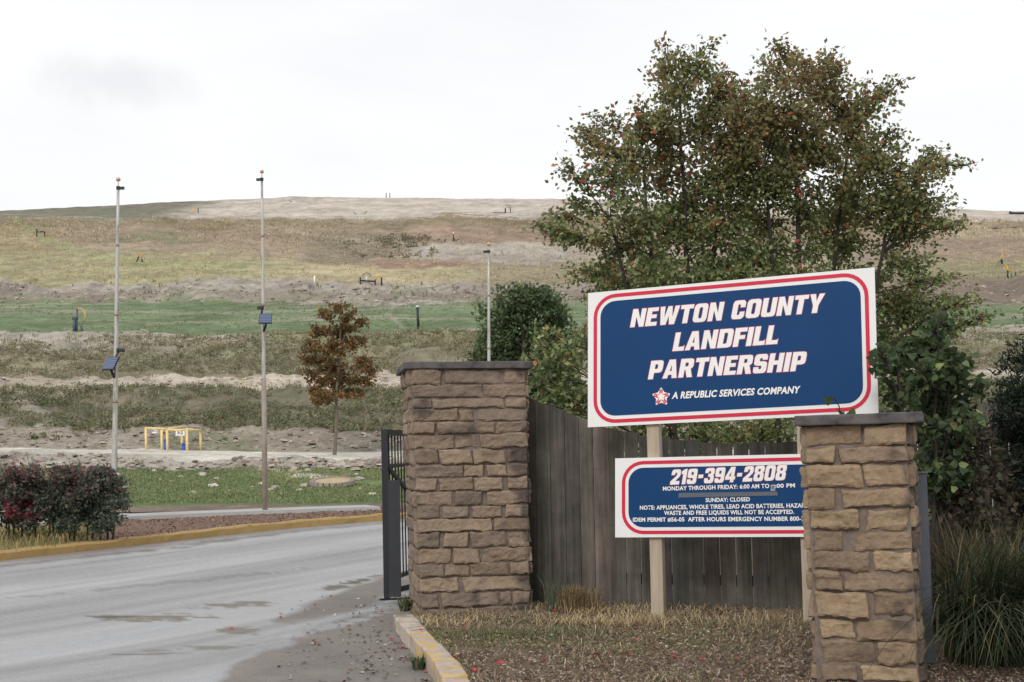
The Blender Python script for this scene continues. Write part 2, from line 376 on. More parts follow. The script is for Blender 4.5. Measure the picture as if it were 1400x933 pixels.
tag(hill, 'grassed landfill hill rising in terraces behind the entrance', kind='structure')
far = mesh_np('terrain', [(-1500, 410, -1.0), (1500, 410, -1.0), (1500, 2500, -1.0), (-1500, 2500, -1.0)], [[0, 1, 2, 3]], mat('far_field', S(110, 112, 84), 0.95, ns=0.02, var=0.2))
tag(far, kind='structure')
def hill_points(n, u_rng, k_rng, seed):
    r = np.random.default_rng(seed)
    ui = r.integers(np.searchsorted(us, u_rng[0]), np.searchsorted(us, u_rng[1]), n)
    ra, rb = np.searchsorted(rows_k, k_rng[0]), np.searchsorted(rows_k, k_rng[1])
    ri = r.integers(ra, rb, n)
    return TV[ri, ui] , ri, ui, r

# ---------------------------------------------------------------- instanced small leaves / blades (one mesh per object)
def inst(template, faces, pos, size, R, cols):
    T = np.asarray(template, float); n = len(pos)
    V = np.einsum('nij,mj->nmi', R, T) * np.asarray(size).reshape(n, 1, -1) + pos[:, None, :]
    Fc = np.asarray(faces)[None] + (np.arange(n) * len(T))[:, None, None]
    return V.reshape(-1, 3), Fc.reshape(-1, len(faces[0])), np.repeat(cols, len(T), 0)
def rand_rot(n, r, up_bias=0.0, tilt=None):
    # z axis = leaf normal; y axis = leaf length
    nrm = r.normal(size=(n, 3)); nrm[:, 2] += up_bias; nrm /= np.linalg.norm(nrm, axis=1)[:, None]
    t = r.normal(size=(n, 3)); t -= (t * nrm).sum(1)[:, None] * nrm; t /= np.linalg.norm(t, axis=1)[:, None]
    b = np.cross(t, nrm)
    return np.stack([b, t, nrm], -1)
LEAF4 = [(0, 0, 0), (-0.32, 0.5, 0.07), (0, 1, -0.05), (0.32, 0.5, 0.07)]; LF = [(0, 1, 2, 3)]
HEART = [(0, 0, 0), (-0.4, -0.02, 0.05), (-0.45, 0.35, 0.07), (0, 1, -0.12), (0.45, 0.35, 0.07), (0.4, -0.02, 0.05)]
HF = [(0, 1, 2, 3), (0, 3, 4, 5)]
def blades(pos, h, wd, lean, cols, r, bend=0.5, az=None):
    n = len(pos); az = r.uniform(0, 2 * np.pi, n) if az is None else az
    d = np.stack([np.cos(az), np.sin(az), np.zeros(n)], -1); s = np.stack([-np.sin(az), np.cos(az), np.zeros(n)], -1)
    h = np.broadcast_to(h, n)[:, None]; wd = np.broadcast_to(wd, n)[:, None]; lean = np.broadcast_to(lean, n)[:, None]
    z = np.array([0, 0, 1.0])
    p0 = pos; p1 = pos + z * h * 0.6 + d * h * lean * 0.35; p2 = pos + z * h * (1.0 - 0.35 * lean * bend) + d * h * lean
    V = np.stack([p0 - s * wd / 2, p0 + s * wd / 2, p1 + s * wd * 0.4, p1 - s * wd * 0.4, p2], 1)
    b = (np.arange(n) * 5)[:, None]
    Fq = np.concatenate([b + np.array([[0, 1, 2]]), b + np.array([[0, 2, 3]]), b + np.array([[3, 2, 4]])], 0)
    return V.reshape(-1, 3), Fq, np.repeat(cols, 5, 0)
def palette(r, n, cols, wts, jit=0.15):
    c = np.array(cols); i = r.choice(len(c), n, p=np.array(wts) / np.sum(wts))
    return np.clip(c[i] * r.uniform(1 - jit, 1 + jit, (n, 1)) * r.uniform(0.94, 1.06, (n, 3)), 0.004, 0.9)
def join(parts):
    V, Fc, Cc, o = [], [], [], 0
    for v, f, c in parts:
        V.append(v); Fc.append(f + o); Cc.append(c); o += len(v)
    return np.concatenate(V), np.concatenate(Fc), np.concatenate(Cc)

# weeds on the near banks
def bank_weeds(name, n, kr, urange, hh, ww, cols, wts, seed, per=5, thr=-0.2, nsc=0.16):
    p, ri, ui, r = hill_points(n, urange, kr, seed)
    keep = fbm(p[:, 0] * nsc, p[:, 1] * nsc, 0, seed, 4) + r.normal(0, 0.25, n) > thr
    p = p[keep]; p = p + np.stack([r.normal(0, 0.15, len(p)), r.normal(0, 0.3, len(p)), np.zeros(len(p)) - 0.05], -1)
    cc = palette(r, len(p), cols, wts, 0.25)
    hs = r.uniform(*hh, len(p)) * (0.75 + 0.5 * vnoise(p[:, 0] * 0.5, p[:, 1] * 0.5, 0, seed))
    p = np.repeat(p, per, 0) + np.concatenate([r.normal(0, 0.13, (len(p) * per, 2)), np.zeros((len(p) * per, 1))], 1)
    cc = np.repeat(cc, per, 0) * r.uniform(0.75, 1.25, (len(p), 1)); hs = np.repeat(hs, per) * r.uniform(0.6, 1.1, len(p))
    V, Fc, Co = blades(p, hs, r.uniform(*ww, len(p)), r.uniform(0.1, 0.8, len(p)), cc, r)
    return V, Fc, Co
def bank_leaves(n, kr, urange, rad, leaf, cols, wts, seed, per=22, thr=-0.1, nsc=0.18):
    p, ri, ui, r = hill_points(n, urange, kr, seed)
    nz_ = fbm(p[:, 0] * nsc, p[:, 1] * nsc, 0, seed, 4); keep = nz_ + r.normal(0, 0.18, n) > thr; p = p[keep]
    p = p + r.normal(0, 0.3, (len(p), 3)) * [0.6, 1, 0]
    R_ = r.uniform(*rad, len(p)) * (0.7 + 0.6 * vnoise(p[:, 0] * 0.3, p[:, 1] * 0.3, 0, seed + 3)); cc = palette(r, len(p), cols, wts, 0.2)
    dv = r.normal(size=(len(p), per, 3)); dv /= np.linalg.norm(dv, axis=2)[..., None]; dv[..., 2] = np.abs(dv[..., 2]) * 1.0
    q = (p[:, None, :] + dv * (R_[:, None] * r.uniform(0.3, 1.05, (len(p), per)))[..., None]).reshape(-1, 3); m = len(q)
    cc = np.repeat(cc, per, 0) * r.uniform(0.8, 1.25, (m, 1))
    return inst(LEAF4, LF, q, (r.uniform(0.6, 1.3, m) * leaf)[:, None], rand_rot(m, r, 1.0), cc)
def quads_of(t3):              # triangles written as quads with a repeated corner are not wanted: split quads into triangles instead
    V, Fc, Co = t3; return V, np.concatenate([Fc[:, [0, 1, 2]], Fc[:, [0, 2, 3]]]), Co
W = join([
    quads_of(bank_leaves(10000, (5.0, 6.0), (-150, 1600), (0.12, 0.42), 0.11, [S(110,114,84), S(106,114,86), S(140,132,108), S(122,120,92), S(150,146,124)], [4, 3, 2.5, 3, 1], 11, thr=-0.35)),
    quads_of(bank_leaves(9500, (7.0, 8.6), (-150, 1600), (0.14, 0.45), 0.12, [S(124,122,90), S(106,110,78), S(146,138,112), S(158,156,134), S(134,126,104)], [4, 3, 2, 2, 3], 12, thr=-0.3)),
    bank_weeds('w', 3800, (5.0, 6.05), (-150, 1600), (0.15, 0.5), (0.02, 0.05), [S(112,110,80), S(148,138,114), S(128,122,92)], [3, 3, 2], 15, thr=-0.3),
    bank_weeds('w', 4200, (7.0, 8.9), (-150, 1600), (0.15, 0.5), (0.02, 0.06), [S(132,126,96), S(156,146,118), S(138,128,104)], [3, 3, 3], 16, thr=-0.4),
    quads_of(bank_leaves(420, (4.2, 5.0), (-150, 1600), (0.1, 0.3), 0.12, [S(98,104,74), S(118,118,84)], [1, 1], 13, thr=0.35, nsc=0.3)),
    bank_weeds('w', 700, (2.0, 2.9), (-150, 1600), (0.08, 0.2), (0.02, 0.05), [S(98,108,70), S(132,126,92)], [1, 1], 14, thr=0.4, nsc=0.4)])
weeds = mesh_np('weeds', *W[:2], M_GRASS, col=W[2]); tag(weeds, 'tangled green and brown weeds on the lower terrace banks', 'weeds', kind='stuff')
W = join([
    bank_weeds('w', 12000, (11.0, 12.9), (-100, 1550), (0.15, 0.4), (0.05, 0.12), [S(182,174,130), S(194,178,138), S(174,162,134), S(166,154,132)], [3, 2, 3, 2], 21, per=3, thr=-0.25, nsc=0.06),
    bank_weeds('w', 13000, (12.9, 14.1), (-100, 1550), (0.2, 0.5), (0.06, 0.14), [S(182,166,144), S(172,157,137), S(192,178,152), S(158,149,122)], [4, 3, 1.5, 1.5], 22, per=3, thr=-0.3, nsc=0.05),
    quads_of(bank_leaves(420, (12.2, 13.1), (425, 600), (0.4, 1.2), 0.4, [S(138,132,112), S(152,142,124), S(126,124,98)], [2, 2, 1], 24, thr=-0.1, nsc=0.06)),
    bank_weeds('w', 9000, (9.0, 10.0), (-100, 1550), (0.06, 0.2), (0.05, 0.12), [S(112,130,94), S(126,136,104), S(150,144,120)], [4, 2, 1], 25, per=3, thr=-0.2, nsc=0.06),
    bank_weeds('w', 1500, (10.0, 11.0), (-100, 1550), (0.2, 0.5), (0.05, 0.12), [S(122,118,92), S(140,128,112), S(108,114,86)], [2, 2, 1], 23, per=4, thr=0.2, nsc=0.1)])
dg = mesh_np('dry_grass', *W[:2], M_GRASS, col=W[2]); tag(dg, 'tall dry brown and yellow grass on the upper hill', 'grass', kind='stuff')
# short lawn on the first bank
p, ri, ui, r = hill_points(30000, (-60, 620), (1.05, 2.1), 31)
q = fbm(p[:, 0] * 0.5, p[:, 1] * 0.5, 0, 5, 3)
p = p[q < 0.75] - np.array([0, 0, 0.01]); n = len(p)
V, Fc, Co = blades(p + r.normal(0, 0.05, (n, 3)) * [1, 1, 0], r.uniform(0.04, 0.10, n), r.uniform(0.015, 0.035, n), r.uniform(0.2, 1.4, n),
                   palette(r, n, [S(122,136,92), S(110,128,84), S(142,144,104), S(158,152,116)], [4, 3, 2, 1.5]), r)
tag(mesh_np('lawn_grass', V, Fc, M_GRASS, col=Co), 'mown green grass on the bank below the gravel road', 'grass', kind='stuff')
# broken stones on the road bank and the dirt terraces
def rocks(n, urange, kr, sz, cols, seed):
    p, ri, ui, r = hill_points(n, urange, kr, seed)
    T = np.array([(-.5, -.4, -.3), (.5, -.45, -.3), (.45, .5, -.3), (-.4, .5, -.3), (-.35, -.3, .3), (.3, -.3, .35), (.35, .3, .25), (-.3, .35, .32)])
    Fq = [(0, 1, 5, 4), (1, 2, 6, 5), (2, 3, 7, 6), (3, 0, 4, 7), (4, 5, 6, 7)]
    R = rand_rot(n, r, 4.0); s = r.uniform(*sz, n)[:, None] * r.uniform(0.6, 1.3, (n, 3)) * [1.2, 1.2, 0.7]
    return inst(T, Fq, p + r.normal(0, 0.1, (n, 3)) * [1, 1, 0.3], s, R, palette(r, n, cols, [1] * len(cols), 0.2))
W = join([rocks(1500, (-150, 1550), (2.0, 2.95), (0.06, 0.24), [S(180,172,160), S(164,154,144), S(140,130,122)], 51),
          rocks(1800, (-150, 1550), (4.05, 5.0), (0.05, 0.24), [S(168,158,144), S(150,140,126), S(136,126,116)], 52),
          rocks(650, (-150, 1550), (10.0, 10.8), (0.15, 0.5), [S(176,166,152), S(152,142,132), S(134,122,116)], 53),
          rocks(500, (-150, 1550), (6.0, 7.0), (0.1, 0.4), [S(172,162,148), S(150,140,126)], 54),
          rocks(60, (0, 700), (1.2, 2.0), (0.1, 0.28), [S(190,182,170), S(172,164,150)], 55)])
tag(mesh_np('rubble', *W[:2], M_SOIL, col=W[2]), 'broken pale stones and clods along the road bank and terraces', 'rubble', kind='stuff')

# ---------------------------------------------------------------- road, kerbs, island
KERB = G(np.array([-420, -200, 0, 80, 150, 230, 300, 350, 400, 460, 525, 600, 680.]), np.array([812, 789, 767, 758, 750, 741, 733, 727.5, 722, 717, 711.5, 706, 701.]), 0.0)
# dense smooth polyline
def resample(Pl, step):
    Pl = np.asarray(Pl); d = np.r_[0, np.cumsum(np.linalg.norm(np.diff(Pl, axis=0), axis=1))]
    t = np.linspace(0, d[-1], max(3, int(d[-1] / step)))
    return np.stack([np.interp(t, d, Pl[:, i]) for i in range(3)], -1)
def smooth(Pl, k=5, it=3):
    Pl = Pl.copy()
    for _ in range(it): Pl[1:-1] = (Pl[:-2] + 2 * Pl[1:-1] + Pl[2:]) / 4
    return Pl
KL = smooth(resample(KERB, 0.35), it=14)
kt = np.gradient(KL, axis=0); kt /= np.linalg.norm(kt, axis=1)[:, None]; kn = np.stack([-kt[:, 1], kt[:, 0], np.zeros(len(kt))], -1)  # away from the road
ru = np.arange(-480, 1000, 3.2); ry = np.r_[np.arange(690, 760, 1.2), np.arange(760, 960, 1.8), np.arange(960, 1700, 14)]
RU, RY = np.meshgrid(ru, ry); RV = G(RU, RY, 0.0)
X, Y = RV[..., 0], RV[..., 1]
dist = np.full(X.shape, 1e9); along = np.zeros(X.shape)
for i in range(0, len(KL), 2):
    d = np.hypot(X - KL[i, 0], Y - KL[i, 1]); mk = d < dist; dist = np.where(mk, d, dist); along = np.where(mk, i * 0.35 + (X - KL[i, 0]) * kt[i, 0] + (Y - KL[i, 1]) * kt[i, 1], along)
streak = fbm(dist * 1.6, along * 0.10, 0, 61, 4); streak2 = fbm(dist * 4.5, along * 0.22, 0, 63, 3); blot = fbm(X * 0.5, Y * 0.5, 0, 65, 5)
streak3 = fbm(dist * 11, along * 0.35, 0, 64, 3)
RC = S(147, 147, 148)[None, None] * (1 + 0.24 * streak + 0.16 * streak2 + 0.10 * streak3 + 0.12 * blot)[..., None]
rough = 0.55 + 0.12 * blot
def rblend(m, c, rg=None):
    global RC, rough
    m = np.clip(m, 0, 1); RC = RC * (1 - m[..., None]) + np.asarray(c) * m[..., None]
    if rg is not None: rough = rough * (1 - m) + rg * m
fine = fbm(X * 3, Y * 3, 0, 67, 4)
rblend((1 - sstep(0.3, 0.95, dist + 0.3 * blot)) * 0.75, S(124, 115, 106), 0.9)
rblend(sstep(0.55, 0.75, dist + 0.1 * fine) * (1 - sstep(0.85, 1.1, dist + 0.1 * fine)) * sstep(-0.2, 0.4, blot) * 0.6, S(92, 85, 82), 0.9)
rblend(sstep(2.2, 2.5, dist) * (1 - sstep(2.7, 3.1, dist)) * 0.25 * sstep(-0.3, 0.4, streak2), S(108, 102, 99))
rblend(sstep(3.9, 4.3, dist) * (1 - sstep(4.6, 5.2, dist)) * 0.22 * sstep(-0.3, 0.4, streak2), S(108, 102, 99))
rblend(sstep(0.35, 0.9, streak) * 0.35, S(150, 152, 156), 0.42)
def inpoly(px, py, poly):
    ins = np.zeros(px.shape, bool); n = len(poly)
    for i in range(n):
        x1, y1 = poly[i]; x2, y2 = poly[(i + 1) % n]
        if y1 != y2:
            ins ^= ((y1 > py) != (y2 > py)) & (px < (x2 - x1) * (py - y1) / (y2 - y1) + x1)
    return ins
def softpoly(poly, jx, jy):
    m = 0
    for k in range(6):
        m = m + inpoly(RU + jx * (blot * 0.8 + fine * 0.5) + (k - 2.5) * 1.5, RY + jy * (blot * 0.6 + fine * 0.5) + (k - 2.5) * 0.7, poly)
    return m / 6.0
dirt = S(122, 116, 111)
R1 = [(1000, 700), (690, 742), (600, 766), (535, 787), (500, 800), (468, 813), (440, 823), (400, 838), (368, 851), (400, 853), (440, 846), (480, 838), (520, 824), (545, 812), (1000, 780)]
R2 = [(560, 832), (520, 838), (490, 844), (460, 852), (420, 868), (380, 886), (352, 896), (330, 912), (306, 935), (285, 960), (230, 1100), (180, 1700), (1000, 1700), (1000, 832)]
rblend(softpoly(R1, 10, 4), dirt * (1 + 0.12 * fine[..., None]), 0.92); rblend(softpoly(R2, 14, 7), dirt * (1 + 0.15 * fine[..., None]), 0.92)
def stain(cx_, cy_, rx, ry_, slope, c, k, rg=0.8):
    dx = (RU - cx_) / rx; dy = (RY - cy_ - slope * (RU - cx_)) / ry_
    v = 0.9 - (dx * dx + dy * dy) + 0.95 * fbm(RU * 0.02, RY * 0.3, 0, 71, 3) + 0.6 * fbm(RU * 0.07, RY * 0.9, 0, 73, 3)
    rblend(sstep(-0.1, 0.9, v) * k, c, rg)
st = S(106, 99, 84)
stain(205, 845, 85, 5.5, -0.02, st, 0.85); stain(330, 827, 60, 6, -0.06, st, 0.8); stain(150, 843, 35, 2, 0, S(74, 68, 62), 0.7); stain(328, 863, 28, 6, 0, st, 0.7)
stain(280, 886, 70, 4, -0.04, S(100, 94, 78), 0.6); stain(470, 800, 34, 4, -0.2, S(88, 80, 68), 0.85); stain(500, 792, 30, 3, -0.25, S(88, 80, 68), 0.8)
stain(250, 748, 120, 2.5, -0.13, S(104, 97, 93), 0.6); stain(450, 716, 60, 1.5, -0.06, S(100, 92, 87), 0.6)
stain(180, 895, 70, 1.2, -0.02, S(90, 88, 82), 0.7); stain(200, 800, 240, 3, -0.1, S(112, 108, 104), 0.5)
stain(450, 858, 90, 4, -0.25, S(160, 163, 168), 0.6, 0.3)
wetedge = softpoly([(p[0] - 10, p[1] - 4) for p in R2], 14, 7) - softpoly(R2, 14, 7)
rblend(np.clip(wetedge, 0, 1) * 0.4, S(140, 142, 148), 0.35)
rough = np.clip(rough, 0.25, 0.95)
gl = fbm(X * 9, Y * 9, 0, 75, 3); rblend((sstep(0.75, 0.95, gl)) * 0.5 * (softpoly(R2, 14, 7)), S(108, 98, 90))
road = mesh_np('road', RV, grid_faces(*RU.shape), M_ROAD, col=np.clip(RC * 1.02, 0, 0.9).reshape(-1, 3), smooth=True, extra={'Rough': rough})
tag(road, 'pale worn asphalt entrance road', kind='structure')
base = mesh_np('ground', [(-400, -400, -0.02), (400, -400, -0.02), (400, 70, -0.02), (-400, 70, -0.02)], [[0, 1, 2, 3]], mat('bare_ground', S(130, 122, 110), 0.95, ns=0.6, var=0.2)); tag(base, kind='structure')

# far yellow kerb
prof = [(0.0, -0.05), (0.0, 0.11), (0.025, 0.14), (0.16, 0.14), (0.16, -0.05)]
def sweep(name, L, N, prof, m, jag=0.0):
    V = np.stack([L + N * a + np.array([0, 0, b]) for a, b in prof], 1)
    if jag:
        jn = fbm(V[..., 0] * 2, V[..., 1] * 2, V[..., 2] * 8, 9, 3); V[..., 2] += jag * jn * (V[..., 2] > 0.05); V += N[:, None, :] * (jag * jn)[..., None]
    nr, nc = V.shape[:2]
    o = mesh_np(name, V, grid_faces(nr, nc), m); return o
kerb = sweep('kerb', KL, kn, prof, M_KYEL, 0.02); tag(kerb, 'yellow painted kerb along the far road edge', kind='structure')
# island of mulch from the kerb to the hill foot
IB = []
for i in range(len(KL)):
    v = KL[i] + kn[i] * 0.15
    px = 700 + F * v[0] / v[1]
    IB.append(v)
IB = np.array(IB)
tt = np.linspace(0, 1, 60)[None, :, None]
end = IB.copy(); end[:, 1] = 32.6; end[:, 0] = IB[:, 0] * (32.6 / IB[:, 1])
IV = IB[:, None, :] * (1 - tt) + end[:, None, :] * tt
zt = P(np.full(1, 400.), np.full(1, 695.), 32.6)[0, 2]
IV[..., 2] = 0.125 + (zt - 0.16) * sstep(0.6, 1, tt[..., 0]) + 0.025 * fbm(IV[..., 0] * 2, IV[..., 1] * 2, 0, 81, 4) * sstep(0, 0.1, tt[..., 0])
iu = 700 + F * IV[..., 0] / IV[..., 1]
ni = fbm(IV[..., 0] * 0.9, IV[..., 1] * 0.9, 0, 83, 4)
IC = np.broadcast_to(S(124, 102, 90), IV.shape).copy()
gm = (1 - sstep(105, 160, iu + 20 * ni))[..., None]; IC = IC * (1 - gm) + S(138, 126, 90) * gm
gm2 = (sstep(0.1, 0.6, ni) * 0.5)[..., None]; IC = IC * (1 - gm2) + S(122, 108, 96) * gm2
gm3 = sstep(0.72, 0.8, tt + 0.02 * ni[..., None]); IC = IC * (1 - gm3) + S(140, 128, 112) * gm3
isl = mesh_np('planting_bed', IV, grid_faces(*IV.shape[:2]), M_SOIL, col=np.clip(IC, 0, 1).reshape(-1, 3), smooth=True); tag(isl, 'brown mulch bed behind the far kerb', kind='structure')
# narrow concrete walk across the island
WL = smooth(resample(G(np.array([-200, 60, 160, 300, 420, 520.]), np.array([719, 713, 709.5, 703.0, 698.5, 695.]), 0.17), 0.5), it=4)
wtn = np.gradient(WL, axis=0); wtn /= np.linalg.norm(wtn, axis=1)[:, None]; wnn = np.stack([-wtn[:, 1], wtn[:, 0], 0 * wtn[:, 0]], -1)
wk = sweep('walkway', WL * [1, 1, 0] + np.array([0, 0, 0.12]), wnn, [(0, 0), (0.01, 0.085), (1.15, 0.09), (1.16, 0)], M_WALK); tag(wk, 'narrow concrete walk behind the mulch', kind='structure')
# mulch scraps and dry grass on the island
r = np.random.default_rng(91); n = 9000
a_, b_ = r.integers(0, IV.shape[0], n), r.integers(0, 44, n); pp = IV[a_, b_] + r.normal(0, 0.12, (n, 3)) * [1, 1, 0] + [0, 0, 0.012]
uu = 700 + F * pp[:, 0] / pp[:, 1]; mul = pp[uu > 120]
W1 = inst([(-.5, -.2, 0), (.5, -.2, 0.1), (.5, .2, 0), (-.5, .2, 0.15)], LF, mul, r.uniform(0.02, 0.06, (len(mul), 1)), rand_rot(len(mul), r, 2.5), palette(r, len(mul), [S(138,108,96), S(114,94,88), S(160,140,126), S(130,116,108)], [4, 3, 1, 1], 0.25))
tag(mesh_np('mulch', *W1[:2], M_SOIL, col=W1[2]), 'loose red brown bark mulch along the far kerb', 'mulch', kind='stuff')
ia = r.integers(0, IV.shape[0], 9000); ib = r.integers(0, 22, 9000); gp = IV[ia, ib] + r.normal(0, 0.1, (9000, 3)) * [1, 1, 0]
gu = 700 + F * gp[:, 0] / gp[:, 1] + r.normal(0, 22, 9000); gp = gp[gu < 125]; n = len(gp)
V, Fc, Co = blades(gp, r.uniform(0.08, 0.22, n), r.uniform(0.012, 0.025, n), r.uniform(0.2, 1.0, n), palette(r, n, [S(150,136,92), S(128,122,80), S(96,104,64), S(164,148,108)], [3, 3, 2, 2]), r)
tag(mesh_np('kerb_grass', V, Fc, M_GRASS, col=Co), 'dry tufted grass between the hedge and yellow kerb', 'grass', kind='stuff')

# ---------------------------------------------------------------- right hand bed
BZ = 0.10
LKpx = [(537, 839), (549, 852), (561, 866), (577, 886), (592, 903), (601, 918), (612, 940), (632, 985), (700, 1120), (800, 1400)]
LKt = G(np.array([p[0] for p in LKpx], float), np.array([p[1] for p in LKpx], float), 0.12)
LK = smooth(resample(LKt, 0.1), it=8); LK[:, 2] = 0
ltn = np.gradient(LK, axis=0); ltn /= np.linalg.norm(ltn, axis=1)[:, None]
lnn = np.stack([-ltn[:, 1], ltn[:, 0], 0 * ltn[:, 0]], -1)       # to the right of a line coming towards us
if lnn[0, 0] < 0: lnn = -lnn
# kerb blocks
bm = bmesh.new(); bmy = bmesh.new()
d = np.r_[0, np.cumsum(np.linalg.norm(np.diff(LK, axis=0), axis=1))]
s0 = 0; ib = 0
while s0 < d[-1] - 0.5:
    Lb = random.choice([0.62, 0.75, 0.55, 0.7]); s1 = min(s0 + Lb, d[-1])
    a = Vector([np.interp(s0 + 0.008, d, LK[:, k]) for k in range(3)]); b = Vector([np.interp(s1 - 0.008, d, LK[:, k]) for k in range(3)])
    t = (b - a).normalized(); nn = Vector((-t.y, t.x, 0)); nn = nn if nn.x > 0 else -nn
    wd = 0.16 + random.uniform(-0.01, 0.012)
    R = Matrix((t, nn, Vector((0, 0, 1)))).transposed()
    tgt = bm if ib < 2 else bmy
    box(tgt, (a + b) / 2 + nn * (wd / 2 + random.uniform(-0.012, 0.012)) + Vector((0, 0, 0.02 + random.uniform(-0.008, 0.008))), ((b - a).length, wd, 0.2), R, 0.012)
    s0 = s1; ib += 1
def rough_bm(o, amp, sc=14):
    me = o.data; n = len(me.vertices); co = np.zeros(n * 3, np.float32); me.vertices.foreach_get('co', co); co = co.reshape(-1, 3)
    f = fbm(co[:, 0] * sc, co[:, 1] * sc, co[:, 2] * sc, 3, 3); g = fbm(co[:, 1] * sc, co[:, 2] * sc, co[:, 0] * sc, 5, 3)
    co += amp * np.stack([f, g, f * 0.6], -1); me.vertices.foreach_set('co', co.ravel()); me.update()
for b_ in (bm, bmy):
    bmesh.ops.subdivide_edges(b_, edges=[e for e in b_.edges if e.calc_length() > 0.08], cuts=4, use_grid_fill=True)
o = bm_obj('kerb', bm, M_KGREY); rough_bm(o, 0.006); tag(o, kind='structure')
o = bm_obj('kerb', bmy, M_KYEL2); rough_bm(o, 0.006); tag(o, kind='structure')
# soil surface
EXT = np.concatenate([np.array([[LK[0, 0] + 0.16, 34.0, 0.0], [LK[0, 0] + 0.16, 22., 0], [LK[0, 0] + 0.14, 14., 0], [LK[0, 0] + 0.14, 12., 0]]), LK + lnn * 0.13], 0)
EXT = resample(EXT, 0.07)
far_ = EXT.copy(); far_[:, 0] = EXT[:, 0] + 5 + EXT[:, 1] * 0.75
tb = (np.linspace(0, 1, 190) ** 1.25)[None, :, None]
BV = EXT[:, None, :] * (1 - tb) + far_[:, None, :] * tb
bx, by = BV[..., 0], BV[..., 1]
zb = BZ + 0.03 * fbm(bx * 1.1, by * 1.1, 0, 101, 4) * sstep(0, 0.06, tb[..., 0]) + 0.012 * fbm(bx * 6, by * 6, 0, 103, 3)
# behind the fence the soil climbs to meet the hill foot
zh = P(np.full(1, 1000.), np.full(1, 696.), 31.5)[0, 2]
BV[..., 2] = zb + (zh - 0.02 - BZ) * sstep(20, 31.5, by)
nb = fbm(bx * 0.8, by * 1.6, 0, 105, 5); nb2 = fbm(bx * 3, by * 3, 0, 107, 4)
bc = np.broadcast_to(S(118, 104, 91), BV.shape).copy()
def bbl(m, c):
    global bc
    m = np.clip(m, 0, 1)[..., None]; bc = bc * (1 - m) + np.asarray(c) * m
bu = 700 + F * bx / np.maximum(by, 1); byy = 615 + F * (1.4) / np.maximum(by, 0.5) - 0.015 * (bu - 700)
bbl(sstep(0.0, 0.6, nb2) * 0.6, S(126, 112, 98)); bbl(sstep(0.2, 0.7, nb) * 0.5, S(92, 72, 64))
strw = sstep(826, 838, byy + 6 * nb) * (1 - sstep(856, 872, byy + 8 * nb)); bbl(strw * 0.6, S(146, 130, 104))
gr = sstep(846, 858, byy + 6 * nb) * (1 - sstep(876, 892, byy + 10 * nb)) * (1 - sstep(930, 1050, bu)); bbl(gr * 0.75, S(110, 108, 70))
bbl(sstep(1235, 1275, bu + 10 * nb2) * 0.8, S(128, 116, 108)); bbl(sstep(18, 22, by), S(104, 108, 72))
bed = mesh_np('planting_bed', BV, grid_faces(*BV.shape[:2]), M_SOIL, col=np.clip(bc, 0.01, 0.9).reshape(-1, 3), smooth=True); tag(bed, 'soil and mulch bed around the pillars', kind='structure')
# litter, straw and grass of the bed (positions by ground area)
r = np.random.default_rng(111)
def bedpts(n, u0_, u1_, y0_, y1_):
    u = r.uniform(u0_, u1_, n); yv = r.uniform(y0_, y1_, n); p = G(u, yv, BZ)
    lk = np.interp(p[:, 1], LK[::-1, 1], LK[::-1, 0], left=LK[-1, 0], right=LK[0, 0])
    k = p[:, 0] > lk + 0.17; return p[k], u[k], yv[k]
p, u, yv = bedpts(26000, 560, 1420, 830, 960); n = len(p)
W1 = inst([(-.5, -.16, 0), (.5, -.16, 0.12), (.5, .16, 0), (-.5, .16, 0.15)], LF, p + [0, 0, 0.015], r.uniform(0.010, 0.036, (n, 1)), rand_rot(n, r, 2.2),
          palette(r, n, [S(132,112,98), S(112,97,86), S(168,150,130), S(146,134,120), S(186,176,162), S(138,104,88)], [4, 3, 2, 2, 0.7, 1], 0.25))
tag(mesh_np('leaf_litter', *W1[:2], M_SOIL, col=W1[2]), 'fine brown bark and leaf litter on the bed', 'litter', kind='stuff')
p, u, yv = bedpts(60000, 540, 1290, 826, 950)
nb_ = fbm(p[:, 0] * 2.2, p[:, 1] * 2.2, 0, 121, 4)
dens = 0.10 + 0.9 * (1 - sstep(866, 888, yv + 12 * nb_)) * (1 - 0.5 * sstep(900, 1080, u)) + 0.3 * sstep(0.3, 0.8, nb_)
k = r.random(len(p)) < dens * np.clip(0.45 + 1.1 * nb_, 0.06, 1); p, u, yv, nb_ = p[k], u[k], yv[k], nb_[k]; n = len(p)
dry = (r.random(n) < np.where(yv < 850, 0.8, 0.3) + 0.5 * fbm(p[:, 0] * 1.3, p[:, 1] * 1.3, 0, 123, 3)); 
cg = palette(r, n, [S(112,118,80), S(98,108,72), S(132,132,94)], [2, 2, 1]); cdy = palette(r, n, [S(168,152,126), S(150,134,112), S(134,118,102), S(184,170,144)], [3, 3, 2, 1])
V, Fc, Co = blades(p + [0, 0, -0.005], np.where(dry, r.uniform(0.02, 0.09, n), r.uniform(0.02, 0.07, n)), r.uniform(0.004, 0.009, n), r.uniform(0.4, 2.6, n) * np.where(dry, 1.2, 0.6), np.where(dry[:, None], cdy, cg), r, bend=1.2)
tag(mesh_np('bed_grass', V, Fc, M_GRASS, col=Co), 'thin dry and green grass on the bed before the fence', 'grass', kind='stuff')
p, u, yv = bedpts(6500, 575, 1110, 829, 858); n = len(p); k = r.random(n) < (0.35 + 0.6 * fbm(p[:, 0] * 1.8, p[:, 1] * 1.8, 0, 127, 3)) * (1 - 0.6 * sstep(880, 960, u)); p = p[k]; n = len(p)
